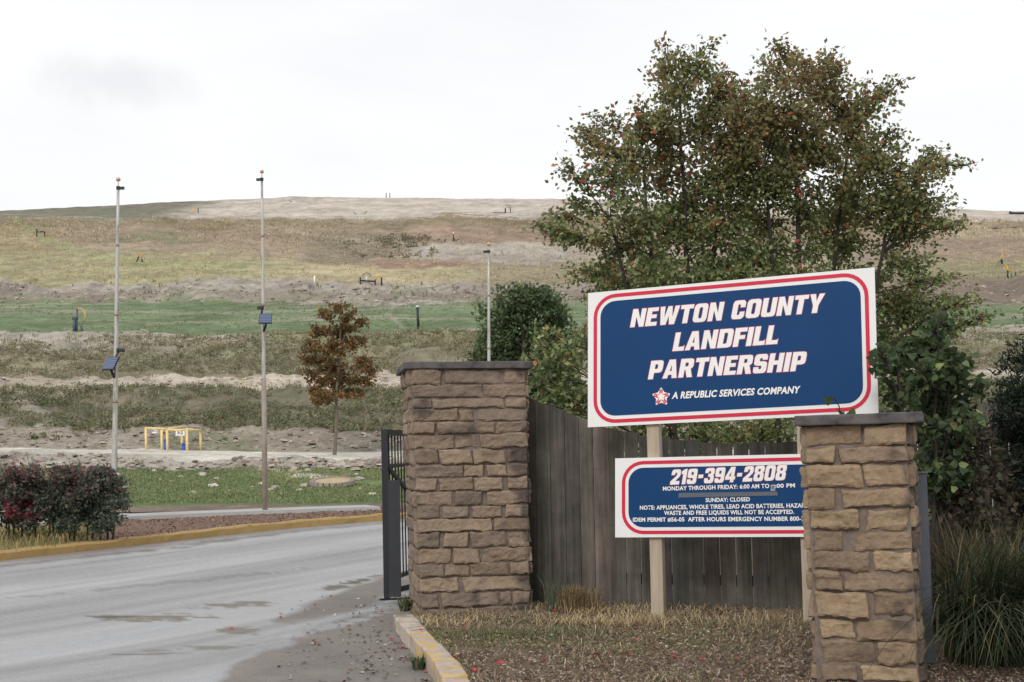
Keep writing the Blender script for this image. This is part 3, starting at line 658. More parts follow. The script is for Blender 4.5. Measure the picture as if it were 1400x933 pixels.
V, Fc, Co = blades(p + [0, 0, 0.01], r.uniform(0.05, 0.1, n), r.uniform(0.004, 0.008, n), r.uniform(1.5, 3.6, n), palette(r, n, [S(196,178,142), S(178,158,124), S(164,144,114)], [2, 3, 2]), r, bend=1.6)
tag(mesh_np('straw', V, Fc, M_GRASS, col=Co), 'pale flattened straw on the bed along the fence foot', 'straw', kind='stuff')
# pebbles and crumbs on the dirt apron
n = 800; pg = G(r.uniform(380, 640, n), r.uniform(815, 960, n), 0.0); lk = np.interp(pg[:, 1], LK[::-1, 1], LK[::-1, 0], right=LK[0, 0])
pg = pg[(pg[:, 0] < lk - 0.02) & ((r.random(n) < 0.25) | (pg[:, 0] > lk - 0.5))]; n = len(pg)
W1 = inst([(-.5, -.4, 0), (.5, -.4, 0.2), (.5, .4, 0), (-.5, .4, 0.25)], LF, pg + [0, 0, 0.008], r.uniform(0.01, 0.035, (n, 1)), rand_rot(n, r, 3), palette(r, n, [S(150,140,130), S(104,94,86), S(180,172,164), S(128,92,80)], [2, 2, 1, 1]))
tag(mesh_np('debris', *W1[:2], M_SOIL, col=W1[2]), 'crumbs of grit and leaf swept against the kerb', 'debris', kind='stuff')
# individual red leaves
RL = [(634, 861), (685, 910), (622, 901), (891, 891), (833, 899), (858, 897), (921, 901), (814, 898), (870, 877), (760, 783+54), (576, 854+10), (648, 919), (700, 846), (1010, 878), (960, 905), (745, 905)]
RLr = [(546, 886), (535, 875), (523, 838), (548, 901), (552, 887), (581, 919), (316, 860), (465, 797), (553, 877), (540, 880)]
lm = bpy.data.meshes.new('fallen_leaf')
Vl = [(0, -0.04, 0.005), (-0.024, 0, 0.014), (0, 0.05, 0.004), (0.024, 0, 0.016), (0, 0.005, 0.001)]
lm.from_pydata(Vl, [], [(0, 4, 1), (1, 4, 2), (2, 4, 3), (3, 4, 0)]); lm.materials.append(M_REDLEAF)
for i, (a_, b_) in enumerate(RL + RLr):
    o = bpy.data.objects.new('fallen_leaf', lm); COL.objects.link(o)
    onbed = i < len(RL)
    o.location = Vector(G(float(a_), float(b_), BZ + 0.02 if onbed else 0.005)) + Vector((0, 0, 0.012 if onbed else 0.004)); o.rotation_euler = (random.uniform(-.3, .3), random.uniform(-.3, .3), random.uniform(0, 6)); s = random.uniform(0.5, 0.85); o.scale = (s, s, s)
    if onbed: tag(o, 'small red fallen leaf lying on the soil bed', 'leaf', 'red leaves fallen on the bed')
    else: tag(o, 'small red fallen leaf lying on the road surface', 'leaf', 'red leaves fallen on the road')

# ---------------------------------------------------------------- stone pillars
def cube_grid(nx, ny, nz):
    V = {}; Fc = []
    def vid(p):
        return V.setdefault(p, len(V))
    N = (nx, ny, nz)
    for ax in range(3):
        a, b = [i for i in range(3) if i != ax]
        for side in (0, N[ax]):
            for i in range(N[a]):
                for j in range(N[b]):
                    q = []
                    for (di, dj) in ((0, 0), (1, 0), (1, 1), (0, 1)):
                        p = [0, 0, 0]; p[ax] = side; p[a] = i + di; p[b] = j + dj; q.append(vid(tuple(p)))
                    flip = (side == 0) ^ (ax == 1)
                    Fc.append(q[::-1] if flip else q)
    P_ = np.array(list(V.keys()), float) / np.array(N) * 2 - 1
    return P_, np.array(Fc)
CG = cube_grid(24, 4, 9)
def stone(c, half, ry, seed, r):            # c centre, half sizes (along, depth, height), ry 0 = front face, +-1 = sides
    T, Fc = CG; p = T * half
    rad = min(0.009, half[2] * 0.45); core = np.clip(p, -(half - rad), half - rad); dlt = p - core; ln_ = np.linalg.norm(dlt, axis=1)[:, None]
    p = core + np.where(ln_ > 1e-6, dlt / np.maximum(ln_, 1e-6) * np.minimum(ln_, rad), 0)
    s = seed * 3.71
    # uneven edges, skewed ends
    p[:, 2] += T[:, 2] * half[2] * 0.17 * fbm(p[:, 0] * 11 + s, T[:, 2] * 2, 0, seed, 3) + T[:, 0] * half[2] * r.uniform(-0.1, 0.1)
    p[:, 0] += T[:, 2] * half[2] * r.uniform(-0.22, 0.22)
    fr = (T[:, 1] < 0) * 1.0                                     # split face
    rough_ = 0.014 * np.abs(fbm(p[:, 0] * 8 + s, p[:, 2] * 13, s, seed, 4)) + 0.012 * (vnoise(p[:, 0] * 5 + s, p[:, 2] * 8, 0, seed) - 0.5) + 0.05 * (p[:, 0] / half[0] * r.uniform(-.12, .12)) + p[:, 2] * r.uniform(-0.12, 0.2)
    p[:, 1] += fr * rough_ - fr * 0.007 * (1 - T[:, 0] ** 8) * (1 - T[:, 2] ** 8)
    p += 0.004 * np.stack([fbm(p[:, 0] * 30, p[:, 1] * 30 + s, p[:, 2] * 30, seed + 1, 2)] * 3, -1)
    if ry == 1: p = np.stack([-p[:, 1], p[:, 0], p[:, 2]], -1)     # right face
    if ry == -1: p = np.stack([p[:, 1], -p[:, 0], p[:, 2]], -1)    # left face
    if ry == 2: p = p * [-1, -1, 1]
    return p + c, Fc
def pillar(label, loc, rz, Wd, Dp, rows, cap_over, cap_th, cols, stainx, seed, cap_dx=0.0):
    t = thing('stone_pillar', label, 'pillar', loc, rz, None)
    r = np.random.default_rng(seed); parts = []
    hw, hd = Wd / 2, Dp / 2; H = rows[0][0]
    sid = 0
    def add(face, a0, a1, z0, z1, dark=0.0):
        nonlocal sid
        sid += 1; half = np.array([max(0.02, (a1 - a0) / 2), 0.07, (z1 - z0) / 2]); mid = (a0 + a1) / 2; off = r.uniform(-0.014, 0.012)
        if face == 0: c = (mid, -hd + 0.05 + off, (z0 + z1) / 2)
        elif face == 2: c = (-mid, hd - 0.045 - off, (z0 + z1) / 2)
        elif face == 1: c = (hw - 0.045 - off, mid, (z0 + z1) / 2)
        else: c = (-hw + 0.045 + off, -mid, (z0 + z1) / 2)
        v, f = stone(np.array(c), half, face, seed * 100 + sid, r)
        cc = np.array(cols)[r.integers(len(cols))] * r.uniform(0.84, 1.14)
        col = np.broadcast_to(cc, v.shape).copy()
        # weather stains: blotches, strongest on the damp edge
        b = fbm(v[:, 0] * 5, v[:, 1] * 5, v[:, 2] * 5, seed + 7, 4)
        e = sstep(stainx[0], stainx[1], v[:, 0]) if stainx else 0
        k = np.clip(sstep(0.15, 0.9, b + 0.9 * e * (r.random() < 0.65) - 0.1) * 0.75 + dark, 0, 0.9)[:, None]
        col = col * (1 - k) + S(64, 58, 58) * k
        parts.append((v, f, col))
    for zt, zb, segs in rows:
        for a0, a1 in segs: add(0, -hw + a0 * Wd, -hw + a1 * Wd, zb, zt)
        for face in (1, -1, 2):
            Lf = Dp if face != 2 else Wd
            k = r.integers(2, 4); cuts = np.sort(r.uniform(0.18, 0.82, k - 1)); cuts = np.r_[0.0, cuts, 1.0]
            for a, b in zip(cuts[:-1], cuts[1:]):
                if b - a > 0.08:
                    lo = 0.02 if face != 2 else 0.0
                    add(face, -Lf / 2 + a * Lf + 0.008 + (lo if a == 0 else 0), -Lf / 2 + b * Lf - 0.008, zb + r.uniform(-.004, .004), zt + r.uniform(-.004, .004))
    V, Fc, Co = join(parts)
    mesh_np('stonework', V, Fc, M_STONE, t, col=Co)
    bm = bmesh.new(); box(bm, (0, 0, H / 2 - 0.1), (Wd - 0.006, Dp - 0.006, H + 0.2)); bmesh.ops.subdivide_edges(bm, edges=bm.edges, cuts=20, use_grid_fill=True)
    o = bm_obj('mortar', bm, M_MORTAR, t); rough_bm(o, 0.006, 18)
    bm = bmesh.new(); box(bm, (cap_dx, 0, H + 0.004 + cap_th / 2), (Wd + 2 * cap_over, Dp + 2 * cap_over, cap_th), None, 0.008)
    bmesh.ops.subdivide_edges(bm, edges=[e for e in bm.edges if e.calc_length() > 0.2], cuts=12, use_grid_fill=True)
    o = bm_obj('capstone', bm, M_CAP, t); rough_bm(o, 0.006, 9)
    return t
def conv_rows(data, x0, x1, ytop, ybot, H):
    rows = []
    for (ya, yb, segs) in data:
        rows.append((H * (ybot - ya) / (ybot - ytop), H * (ybot - yb) / (ybot - ytop), [(max(0, (a - x0) / (x1 - x0)), min(1, (b - x0) / (x1 - x0))) for a, b in segs]))
    return rows
# left pillar (joints read off the photograph's stone courses)
L_data = [(62,112,[(128,248),(260,456),(470,548)]),(115,157,[(145,391),(397,548)]),(160,192,[(145,213),(215,467),(473,548)]),(195,237,[(142,302),(308,357),(368,548)]),
 (240,277,[(145,219),(227,431),(437,548)]),(280,328,[(145,286),(290,366),(379,548)]),(331,380,[(142,228),(232,347),(352,468),(475,548)]),(384,423,[(145,316),(318,388),(399,470),(472,548)]),
 (427,468,[(145,220),(228,350),(353,456),(474,548)]),(471,518,[(145,273),(282,380),(398,548)]),(520,560,[(145,226),(235,331),(343,451),(464,548)]),(563,605,[(145,413),(421,548)]),
 (607,657,[(145,222),(236,326),(334,466),(470,548)]),(660,708,[(145,263),(269,365),(377,548)]),(711,750,[(145,235),(238,329),(331,469),(476,548)]),(755,803,[(145,285),(302,548)]),
 (806,852,[(145,210),(221,429),(438,480),(484,548)]),(855,905,[(140,552)])]
HL = 2.13
base_l = G(644., 841., BZ); rzl = math.radians(9)
dl = float(base_l[1]); WL_ = 160 / F * dl
rowsL = conv_rows(L_data, 145, 548, 62, 893, HL)
ax = Matrix.Rotation(rzl, 3, 'Z')
cl_ = Vector(base_l) + ax @ Vector((0, 0.46, 0)); cl_.z = BZ - 0.03
STC = [S(136,119,104), S(130,114,100), S(124,110,98), S(140,123,106), S(134,117,101)]
pl = pillar('taller stone gate pillar with dark cap beside the black gate', cl_, rzl, WL_, 0.92, rowsL, 0.055, 0.062, STC, (WL_ * 0.28, WL_ * 0.5), 3)
for ch_ in pl.children:
    if ch_.name.startswith(('stonework', 'mortar')):
        for v_ in ch_.data.vertices:
            v_.co.x += (WL_ / 2 - v_.co.x) / WL_ * (0.012 + 0.07 * (1 - v_.co.z / HL))
R_data = [(100,166,[(88,297),(304,470)]),(170,221,[(92,201),(217,470)]),(231,299,[(90,294),(297,445)]),(304,366,[(95,194),(219,460)]),(371,436,[(102,274),(299,445)]),
 (440,502,[(110,214),(250,455)]),(506,567,[(103,304),(316,450)]),(571,630,[(108,204),(210,455)]),(636,718,[(108,291),(309,445)]),(723,785,[(118,238),(245,455)]),(789,862,[(120,308),(314,447)]),(866,915,[(118,241),(257,447)]),(919,960,[(118,450)])]
HR = 1.55
base_r = G(1186., 937., BZ); rzr = math.radians(-19) * -1 * -1
dr = float(base_r[1]); WR_ = 133 / F * dr / math.cos(rzr) * 0.95
rowsR = conv_rows(R_data, 95, 452, 97, 945, HR)
ax = Matrix.Rotation(rzr, 3, 'Z')
cr_ = Vector(base_r) + ax @ Vector((0, 0.32, 0)); cr_.z = BZ - 0.03
STR = [S(144,124,102), S(137,118,98), S(132,114,97), S(148,129,106)]
pr = pillar('shorter tan stone pillar in front of the sign, under tall leafy shoots', cr_, rzr, WR_, 0.62, rowsR, 0.075, 0.062, STR, (WR_ * 0.3, WR_ * 0.52), 5, 0.022)
pr.rotation_euler = (0, -0.011, rzr)
# square steel post behind the right pillar
pp = P(1267., 905., 7.95); t = thing('steel_post', 'dark grey square steel post behind the shorter pillar', 'post', pp)
bm = bmesh.new(); box(bm, (0, 0.04, 0.58), (0.1, 0.1, 1.18), None, 0.006); bm_obj('shaft', bm, M_GREYSTEEL, t)
bm = bmesh.new(); box(bm, (0, 0.04, 1.178), (0.112, 0.112, 0.014), None, 0.004); bm_obj('top_cap', bm, M_GREYSTEEL, t)

# ---------------------------------------------------------------- wooden fence
FB = [(724, 826), (760, 827.3), (800, 829), (1099, 838), (1300, 846), (1480, 850)]
FBw = G(np.array([p[0] for p in FB], float), np.array([p[1] for p in FB], float), BZ)
FT = [(700, 540), (724, 545), (745, 553), (770, 563), (800, 575.5), (825, 584), (850, 591), (900, 599), (950, 604), (1000, 606.5), (1099, 604.5), (1160, 592), (1220, 570), (1270, 553), (1330, 548), (1500, 546)]
def line_at(Pl, s):
    d = np.r_[0, np.cumsum(np.linalg.norm(np.diff(Pl, axis=0), axis=1))]; return np.array([np.interp(s, d, Pl[:, i]) for i in range(3)]), d[-1]
fence = thing('wooden_fence', 'dark weathered board fence dipping in a curve behind the sign', 'fence', FBw[2])
r = np.random.default_rng(131); parts = []; s = -0.05; Ltot = line_at(FBw, 0)[1]
off = np.array(FBw[2])
while s < Ltot:
    bw = 0.138 + r.uniform(-0.004, 0.004)
    a, _ = line_at(FBw, max(0, s)); b, _ = line_at(FBw, s + bw); tdir = (b - a) / np.linalg.norm(b - a); ndir = np.array([tdir[1], -tdir[0], 0])   # towards the camera
    c = (a + b) / 2
    # top height from the photo's curve: the pixel column of this board
    px = 700 + F * (c[0] / c[1]); pt = np.interp(px, [p[0] for p in FT], [p[1] for p in FT]); top = P(px, pt, c[1])[2] + r.uniform(-0.012, 0.012)
    pt2 = np.interp(px + 3, [p[0] for p in FT], [p[1] for p in FT]); slope = (P(px + 3, pt2, c[1])[2] - top) / (3 * c[1] / F) if False else 0
    pt2 = np.interp(px + 10, [p[0] for p in FT], [p[1] for p in FT]); slope = -(pt2 - pt) / 10.0
    gap = r.choice([0.003, 0.006, 0.011]); w_ = bw - gap; nz_ = 12; th = 0.018; zz = np.linspace(-0.05, 1, nz_ + 1)
    V = []; warp = r.normal(0, 0.006)
    for zi in zz:
        for (xa, ya) in ((-0.5, 0), (-0.2, 0.0015), (0.2, 0.0015), (0.5, 0), (0.5, -th), (-0.5, -th)):
            ztop = top + slope * xa * w_
            zz_ = BZ * 0 + (zi * (ztop - BZ) + BZ)
            V.append(c + tdir * xa * w_ + ndir * (ya + warp * math.sin(zi * 2 + s * 9) + 0.002 * (r.random() - .5)) + np.array([0, 0, zz_ - c[2]]))
    V = np.array(V); m = 6; Fq = []
    for i in range(nz_):
        for k in range(m): Fq.append((i * m + k, i * m + (k + 1) % m, (i + 1) * m + (k + 1) % m, (i + 1) * m + k))
    Fq.append((nz_ * m, nz_ * m + 1, nz_ * m + 4, nz_ * m + 5)); Fq.append((nz_ * m + 1, nz_ * m + 2, nz_ * m + 3, nz_ * m + 4))
    cb = palette(r, 1, [S(101,96,90), S(94,89,84), S(108,102,95), S(89,84,80), S(98,94,89)], [3, 3, 1, 2, 2], 0.08)[0]
    hz = (V[:, 2] - BZ)
    strk = fbm(np.repeat(np.arange(len(V)) % m, 1) * 0.7 + s * 7, hz * 0.9, 0, 9, 3)
    col = cb[None] * (1 + 0.22 * strk)[:, None]
    # pale wear along some edges, boards blend darker towards the foot
    if r.random() < 0.3: col[np.arange(len(V)) % m == 0] *= 1.5
    df = (1 - sstep(0.0, 0.5, hz + 0.15 * strk))[:, None] * 0.35; col = col * (1 - df) + S(70, 66, 62) * df
    parts.append((V - off, np.array(Fq), col)); s += bw
V, Fc, Co = join(parts)
M_BOARD = vmat('grey_board', 0.85, ns=5, var=0.0, spec=0.2)
n_ = M_BOARD.node_tree; bs_ = [q for q in n_.nodes if q.type == 'BSDF_PRINCIPLED'][0]; at_ = [q for q in n_.nodes if q.type == 'ATTRIBUTE'][0]
f_ = noise_node(n_, 26, 8, 0.7, stretch=(1, 1, 0.05)); c_ = mulcol(n_, at_.outputs['Color'], f_, 0.62, 1.4)
f2_ = noise_node(n_, 5, 4, 0.6); c_ = mulcol(n_, c_, f2_, 0.75, 1.25); n_.links.new(c_, bs_.inputs['Base Color']); bump(n_, bs_, f_, 0.5, 0.004)
mesh_np('board_panel', V, Fc, M_BOARD, fence, col=Co)
RW = mat('fence_rail_wood', S(80, 74, 70), 0.9, ns=6, var=0.2)
for hz in (0.25, 1.1):
    bm = bmesh.new()
    for i in range(len(FBw) - 1):
        a, b = Vector(FBw[i] - off), Vector(FBw[i + 1] - off); t_ = (b - a).normalized(); nb__ = Vector((-t_.y, t_.x, 0)); 
        beam(bm, a + nb__ * 0.045 + Vector((0, 0, hz)), b + nb__ * 0.045 + Vector((0, 0, hz)), 0.04, 0.09)
    bm_obj('rail', bm, RW, fence)
s = 0.3
while s < Ltot:
    a, _ = line_at(FBw, s); bm = bmesh.new(); box(bm, Vector(a - off) + Vector((0, 0.13, 0.62)), (0.09, 0.09, 1.3), None, 0.005); bm_obj('fence_post', bm, RW, fence); s += 2.2

# ---------------------------------------------------------------- signs
pA = P(804., 400., 10.45); pB = P(1198., 400., 9.66)
ps = np.array([pA[0], pA[1]]); pe = np.array([pB[0], pB[1]]); su = (pe - ps) / np.linalg.norm(pe - ps)
SN = np.array([su[1], -su[0], 0.0])                                        # towards the camera
SO = np.array([ps[0], ps[1], 0.0]); SU = np.array([su[0], su[1], 0.0])
def on_sign(px, py):            # sign plane coordinates (metres along, metres up) of a pixel
    v = direc(float(px), float(py)); t = ((SO - cam_pos) @ SN) / (v @ SN); q = cam_pos + v * t
    return np.array([(q - SO) @ SU, q[2]])
def sg(uv, off=0.0): return SO + SU * uv[0] + np.array([0, 0, uv[1]]) + SN * off
sign = thing('entrance_sign', 'blue, red and white landfill sign of two panels on timber posts', 'sign', sg(on_sign(897, 840)))
sign_o = np.array(sign.location)
def slab(name, quad, th, off, m, parent):          # quad in sign coordinates
    V = [sg(q, off) - sign_o for q in quad] + [sg(q, off - th) - sign_o for q in quad]
    return mesh_np(name, V, [(0, 1, 2, 3), (7, 6, 5, 4), (0, 4, 5, 1), (1, 5, 6, 2), (2, 6, 7, 3), (3, 7, 4, 0)], m, parent)
def bil(quad, a, b):            # quad order BL BR TR TL
    return quad[0] * (1 - a) * (1 - b) + quad[1] * a * (1 - b) + quad[2] * a * b + quad[3] * (1 - a) * b
def rrect(x0, y0, x1, y1, rad, n=7):
    pts = []
    for (cx_, cy_, a0) in ((x1 - rad, y1 - rad, 0), (x0 + rad, y1 - rad, 90), (x0 + rad, y0 + rad, 180), (x1 - rad, y0 + rad, 270)):
        for k in range(n + 1):
            a = math.radians(a0 + 90 * k / n); pts.append((cx_ + rad * math.cos(a), cy_ + rad * math.sin(a)))
    return pts
def flat(name, polys, mapf, off, m, parent):       # polys: list of [outer, hole, ...] in 2d
    V, Fc = [], []
    for loops in polys:
        tri = geometry.tessellate_polygon([[Vector((a, b, 0)) for a, b in lp] for lp in loops]); b0 = len(V)
        for lp in loops: V += [sg(mapf(a, b), off) - sign_o for a, b in lp]
        Fc += [tuple(b0 + k for k in t_) for t_ in tri]
    o = mesh_np(name, V, Fc, m, parent)
    bm = bmesh.new(); bm.from_mesh(o.data)
    bmesh.ops.recalc_face_normals(bm, faces=bm.faces)
    loc = Vector(SN)
    for f in bm.faces:
        if f.normal.dot(loc) < 0: f.normal_flip()
    bm.to_mesh(o.data); bm.free(); return o
def panel(name, quadpx, mi, my, band, rad, parent):
    quad = [on_sign(*q) for q in quadpx]
    pan = slab(name, quad, 0.03, 0.0, M_WHITE, parent)
    Wm = np.linalg.norm(quad[1] - quad[0]); Hm = np.linalg.norm(quad[3] - quad[0])
    mp_ = lambda a, b: bil(quad, a / Wm, b / Hm)
    rr_ = lambda k, rd: rrect(mi + k, my + k, Wm - mi - k, Hm - my - k, rd)
    flat('red_stripe', [[rr_(0, rad), rr_(band, rad - band)[::-1]]], mp_, 0.0025, M_RED, pan)
    flat('blue_field', [[rr_(2 * band, rad - 2 * band)]], mp_, 0.002, M_BLUE, pan)
    return pan
s1 = panel('name_panel', [(803.6, 584.5), (1201, 565), (1195.5, 365.7), (804, 401)], 0.05, 0.026, 0.03, 0.19, sign)
s2 = panel('hours_panel', [(841, 735), (1163, 734), (1163, 619.3), (841, 627)], 0.058, 0.026, 0.028, 0.18, sign)
for px, yb in ((897.5, 840), (1107, 853)):
    bm = bmesh.new(); a = on_sign(px, yb); top = on_sign(px, 400)
    q = Vector(sg(a) - sign_o - SN * 0.085); R = Matrix.Rotation(math.atan2(SU[1], SU[0]), 3, 'Z')
    hgt = on_sign(px, 395)[1] - 0.0
    box(bm, (q.x, q.y, (hgt - a[1]) / 2 + (a[1] - sign_o[2]) - 0.1), (0.105, 0.105, hgt - a[1] + 0.2), R, 0.005); bm_obj('post', bm, M_POST, sign)

# lettering: heavy square display capitals drawn as outlines on a 100 high grid
def ch(x0, y0, x1, y1, c): return [(x0 + c, y0), (x1 - c, y0), (x1 - c * .3, y0 + c * .3), (x1, y0 + c), (x1, y1 - c), (x1 - c * .3, y1 - c * .3), (x1 - c, y1), (x0 + c, y1), (x0 + c * .3, y1 - c * .3), (x0, y1 - c), (x0, y0 + c), (x0 + c * .3, y0 + c * .3)]
GL = {
 'N': (76, [[(0,0),(0,100),(27,100),(50,42),(50,100),(76,100),(76,0),(51,0),(26,58),(26,0)]]),
 'E': (62, [[(0,0),(0,100),(61,100),(61,80),(27,80),(27,61),(56,61),(56,42),(27,42),(27,20),(63,20),(63,0)]]),
 'W': (108, [[(0,100),(26,100),(31,40),(44,100),(66,100),(76,40),(83,100),(108,100),(92,0),(64,0),(54,48),(45,0),(16,0)]]),
 'T': (68, [[(0,100),(70,100),(70,79),(48,79),(48,0),(21,0),(21,79),(0,79)]]),
 'O': (74, [ch(0,0,74,100,17), ch(27,19,47,81,8)]),
 'C': (68, [[(17,0),(55,0),(67,12),(67,38),(42,38),(42,26),(36,20),(31,20),(27,26),(27,74),(31,80),(36,80),(42,74),(42,62),(67,62),(67,88),(55,100),(17,100),(5,96),(0,83),(0,17),(5,4)]]),
 'U': (74, [[(0,100),(27,100),(27,26),(32,20),(43,20),(48,26),(48,100),(74,100),(74,16),(70,4),(58,0),(16,0),(4,4),(0,16)]]),
 'Y': (74, [[(0,100),(28,100),(38,62),(48,100),(75,100),(51,40),(51,0),(24,0),(24,40)]]),
 'L': (58, [[(0,0),(0,100),(27,100),(27,21),(53,21),(60,28),(60,0)]]),
 'A': (78, [[(0,0),(22,100),(56,100),(78,0),(51,0),(48,19),(29,19),(26,0)], [(33,38),(45,38),(39,74)]]),
 'D': (74, [[(0,0),(0,100),(56,100),(69,96),(74,83),(74,17),(69,4),(56,0)], [(27,20),(42,20),(47,26),(47,74),(42,80),(27,80)]]),
 'F': (60, [[(0,0),(0,100),(62,100),(62,79),(27,79),(27,60),(56,60),(56,40),(27,40),(27,0)]]),
 'I': (27, [[(0,0),(0,100),(27,100),(27,0)]]),
 'P': (71, [[(0,0),(0,100),(54,100),(67,96),(71,84),(71,50),(67,38),(54,34),(27,34),(27,0)], [(27,54),(40,54),(44,58),(44,76),(40,80),(27,80)]]),
 'R': (74, [[(0,0),(0,100),(55,100),(68,96),(72,84),(72,58),(66,48),(59,46),(75,0),(47,0),(33,40),(27,40),(27,0)], [(27,58),(40,58),(45,62),(45,76),(40,80),(27,80)]]),
 'S': (68, [[(14,0),(54,0),(65,4),(69,15),(69,48),(64,57),(52,61),(32,61),(27,66),(27,75),(32,80),(37,80),(42,76),(42,70),(67,70),(67,86),(63,96),(52,100),(16,100),(4,96),(0,85),(0,53),(5,44),(17,40),(37,40),(42,35),(42,25),(37,20),(32,20),(27,24),(27,32),(1,32),(1,15),(4,4)]]),
 'H': (75, [[(0,0),(0,100),(27,100),(27,61),(49,61),(49,100),(75,100),(75,0),(49,0),(49,40),(27,40),(27,0)]]),
 '1': (40, [[(13,0),(13,70),(0,66),(0,86),(22,100),(40,100),(40,0)]]),
 '2': (70, [[(0,0),(0,22),(40,56),(44,64),(44,75),(39,80),(32,80),(27,75),(27,64),(1,64),(1,84),(6,96),(18,100),(54,100),(66,96),(70,84),(70,62),(66,52),(36,22),(70,22),(70,0)]]),
 '3': (70, [[(16,0),(54,0),(66,4),(70,16),(70,42),(66,50),(60,53),(66,56),(70,64),(70,84),(66,96),(54,100),(16,100),(4,96),(0,84),(0,68),(26,68),(26,75),(31,80),(39,80),(44,75),(44,66),(39,61),(26,61),(26,43),(39,43),(44,38),(44,25),(39,20),(31,20),(26,25),(26,33),(0,33),(0,16),(4,4)]]),
 '4': (74, [[(40,0),(40,18),(0,18),(0,38),(32,100),(65,100),(65,38),(74,38),(74,18),(65,18),(65,0)], [(24,38),(40,38),(40,70)]]),
 '8': (72, [[(16,0),(56,0),(68,4),(72,16),(72,42),(67,51),(61,53),(67,56),(72,64),(72,84),(68,96),(56,100),(16,100),(4,96),(0,84),(0,64),(5,56),(11,53),(5,51),(0,42),(0,16),(4,4)], [(27,24),(31,20),(41,20),(45,24),(45,40),(41,44),(31,44),(27,40)], [(27,65),(31,61),(41,61),(45,65),(45,76),(41,80),(31,80),(27,76)]]),
 '9': (72, [[(16,0),(56,0),(68,4),(72,16),(72,84),(68,96),(56,100),(16,100),(4,96),(0,84),(0,54),(4,43),(16,39),(45,39),(45,25),(40,20),(32,20),(27,25),(27,30),(1,30),(1,16),(4,4)], [(27,62),(32,58),(45,58),(45,75),(41,80),(31,80),(27,76)]]),
 '0': (74, [ch(0,0,74,100,17), ch(27,19,47,81,8)]),
 '-': (44, [[(4,36),(4,58),(40,58),(40,36)]]), ' ': (34, []),
}
def area(lp): return 0.5 * sum(lp[i][0] * lp[(i + 1) % len(lp)][1] - lp[(i + 1) % len(lp)][0] * lp[i][1] for i in range(len(lp)))
def grow(lp, d):                # mitred offset outwards for counter clockwise loops
    o = []; n = len(lp)
    for i in range(n):
        a, b, c = np.array(lp[i - 1], float), np.array(lp[i], float), np.array(lp[(i + 1) % n], float)
        e1 = (b - a) / (np.linalg.norm(b - a) + 1e-9); e2 = (c - b) / (np.linalg.norm(c - b) + 1e-9)
        n1 = np.array([e1[1], -e1[0]]); n2 = np.array([e2[1], -e2[0]]); m = n1 + n2; m = m / max(0.5, (m @ m)) * 2
        if m @ m > 4: m = m / math.sqrt(m @ m) * 2
        o.append(tuple(b + m * d))
    return o
def layout(text, sp=9):
    polys, x_ = [], 0
    for c in text:
        wv, loops = GL[c]
        if loops:
            L_ = []
            for i, lp in enumerate(loops):
                lp = [(a + x_, b) for a, b in lp]; ccw = area(lp) > 0
                if (i == 0) != ccw: lp = lp[::-1]
                L_.append(lp)
            polys.append(L_)
        x_ += wv + sp
    return polys, x_ - sp
def text_on(text, p0, p1, hpx, parent, shear, edge=2.4, letter=M_LETTER):
    a, b = on_sign(*p0), on_sign(*p1); base_ = b - a; L_ = np.linalg.norm(base_); e = base_ / L_
    hm = np.linalg.norm(on_sign(p0[0], p0[1] - hpx) - a) ; polys, wt = layout(text)
    sx = L_ / wt; sy = hm / 100.0
    mp_ = lambda x_, y_: a + e * (x_ * sx) + np.array([shear * y_ * sy, y_ * sy])
    flat('letter_edge', [[grow(lp, edge) for lp in pl_] for pl_ in polys], mp_, 0.0032, M_PINK, parent)
    flat('lettering', polys, mp_, 0.0045, letter, parent)
text_on('NEWTON COUNTY', (861.5, 448), (1123, 427.5), 24.5, s1, 0.22)
text_on('LANDFILL', (919.5, 480.5), (1062, 470.5), 25, s1, 0.22)
text_on('PARTNERSHIP', (886, 519), (1099, 507), 25, s1, 0.22)
text_on('219-394-2808', (916, 663.0), (1073, 656.5), 20.5, s2, 0.2)
def font_text(text, p0, p1, hpx, parent, shear=0.0, weight=0.02, m=M_LETTER, name='lettering', off=0.0045):
    cu = bpy.data.curves.new('text', 'FONT'); cu.body = text; cu.size = 1.0; cu.offset = weight; cu.space_character = 1.06; cu.fill_mode = 'FRONT'; cu.resolution_u = 3
    to = bpy.data.objects.new('text', cu); COL.objects.link(to); dgp = C.evaluated_depsgraph_get(); dgp.update()
    me = bpy.data.meshes.new_from_object(to.evaluated_get(dgp)); n = len(me.vertices); co = np.zeros(n * 3, np.float32); me.vertices.foreach_get('co', co); co = co.reshape(-1, 3)
    bpy.data.objects.remove(to); bpy.data.curves.remove(cu)
    x0_, x1_ = co[:, 0].min(), co[:, 0].max(); capz = 0.70 + weight
    a, b = on_sign(*p0), on_sign(*p1); e = b - a; L_ = np.linalg.norm(e); e = e / L_; hm = np.linalg.norm(on_sign(p0[0], p0[1] - hpx) - a)
    sx = L_ / (x1_ - x0_); sy = hm / capz
    out_ = np.array([sg(a + e * ((c[0] - x0_) * sx) + np.array([shear * c[1] * sy, c[1] * sy]), off) - sign_o for c in co], np.float32)
    me.vertices.foreach_set('co', out_.ravel()); me.update(); me.materials.clear(); me.materials.append(m); me.name = name
    o = bpy.data.objects.new(name, me); COL.objects.link(o); o.parent = parent; return o
font_text('A REPUBLIC SERVICES COMPANY', (918.5, 545.3), (1093, 537.3), 9.2, s1, 0.22, 0.036)
font_text('MONDAY THROUGH FRIDAY: 6:00 AM TO', (906.5, 671.0), (1052, 667.2), 5.6, s2, 0.0, 0.03)
font_text(':00 PM', (1060, 667.1), (1087, 666.3), 5.4, s2, 0.0, 0.03)
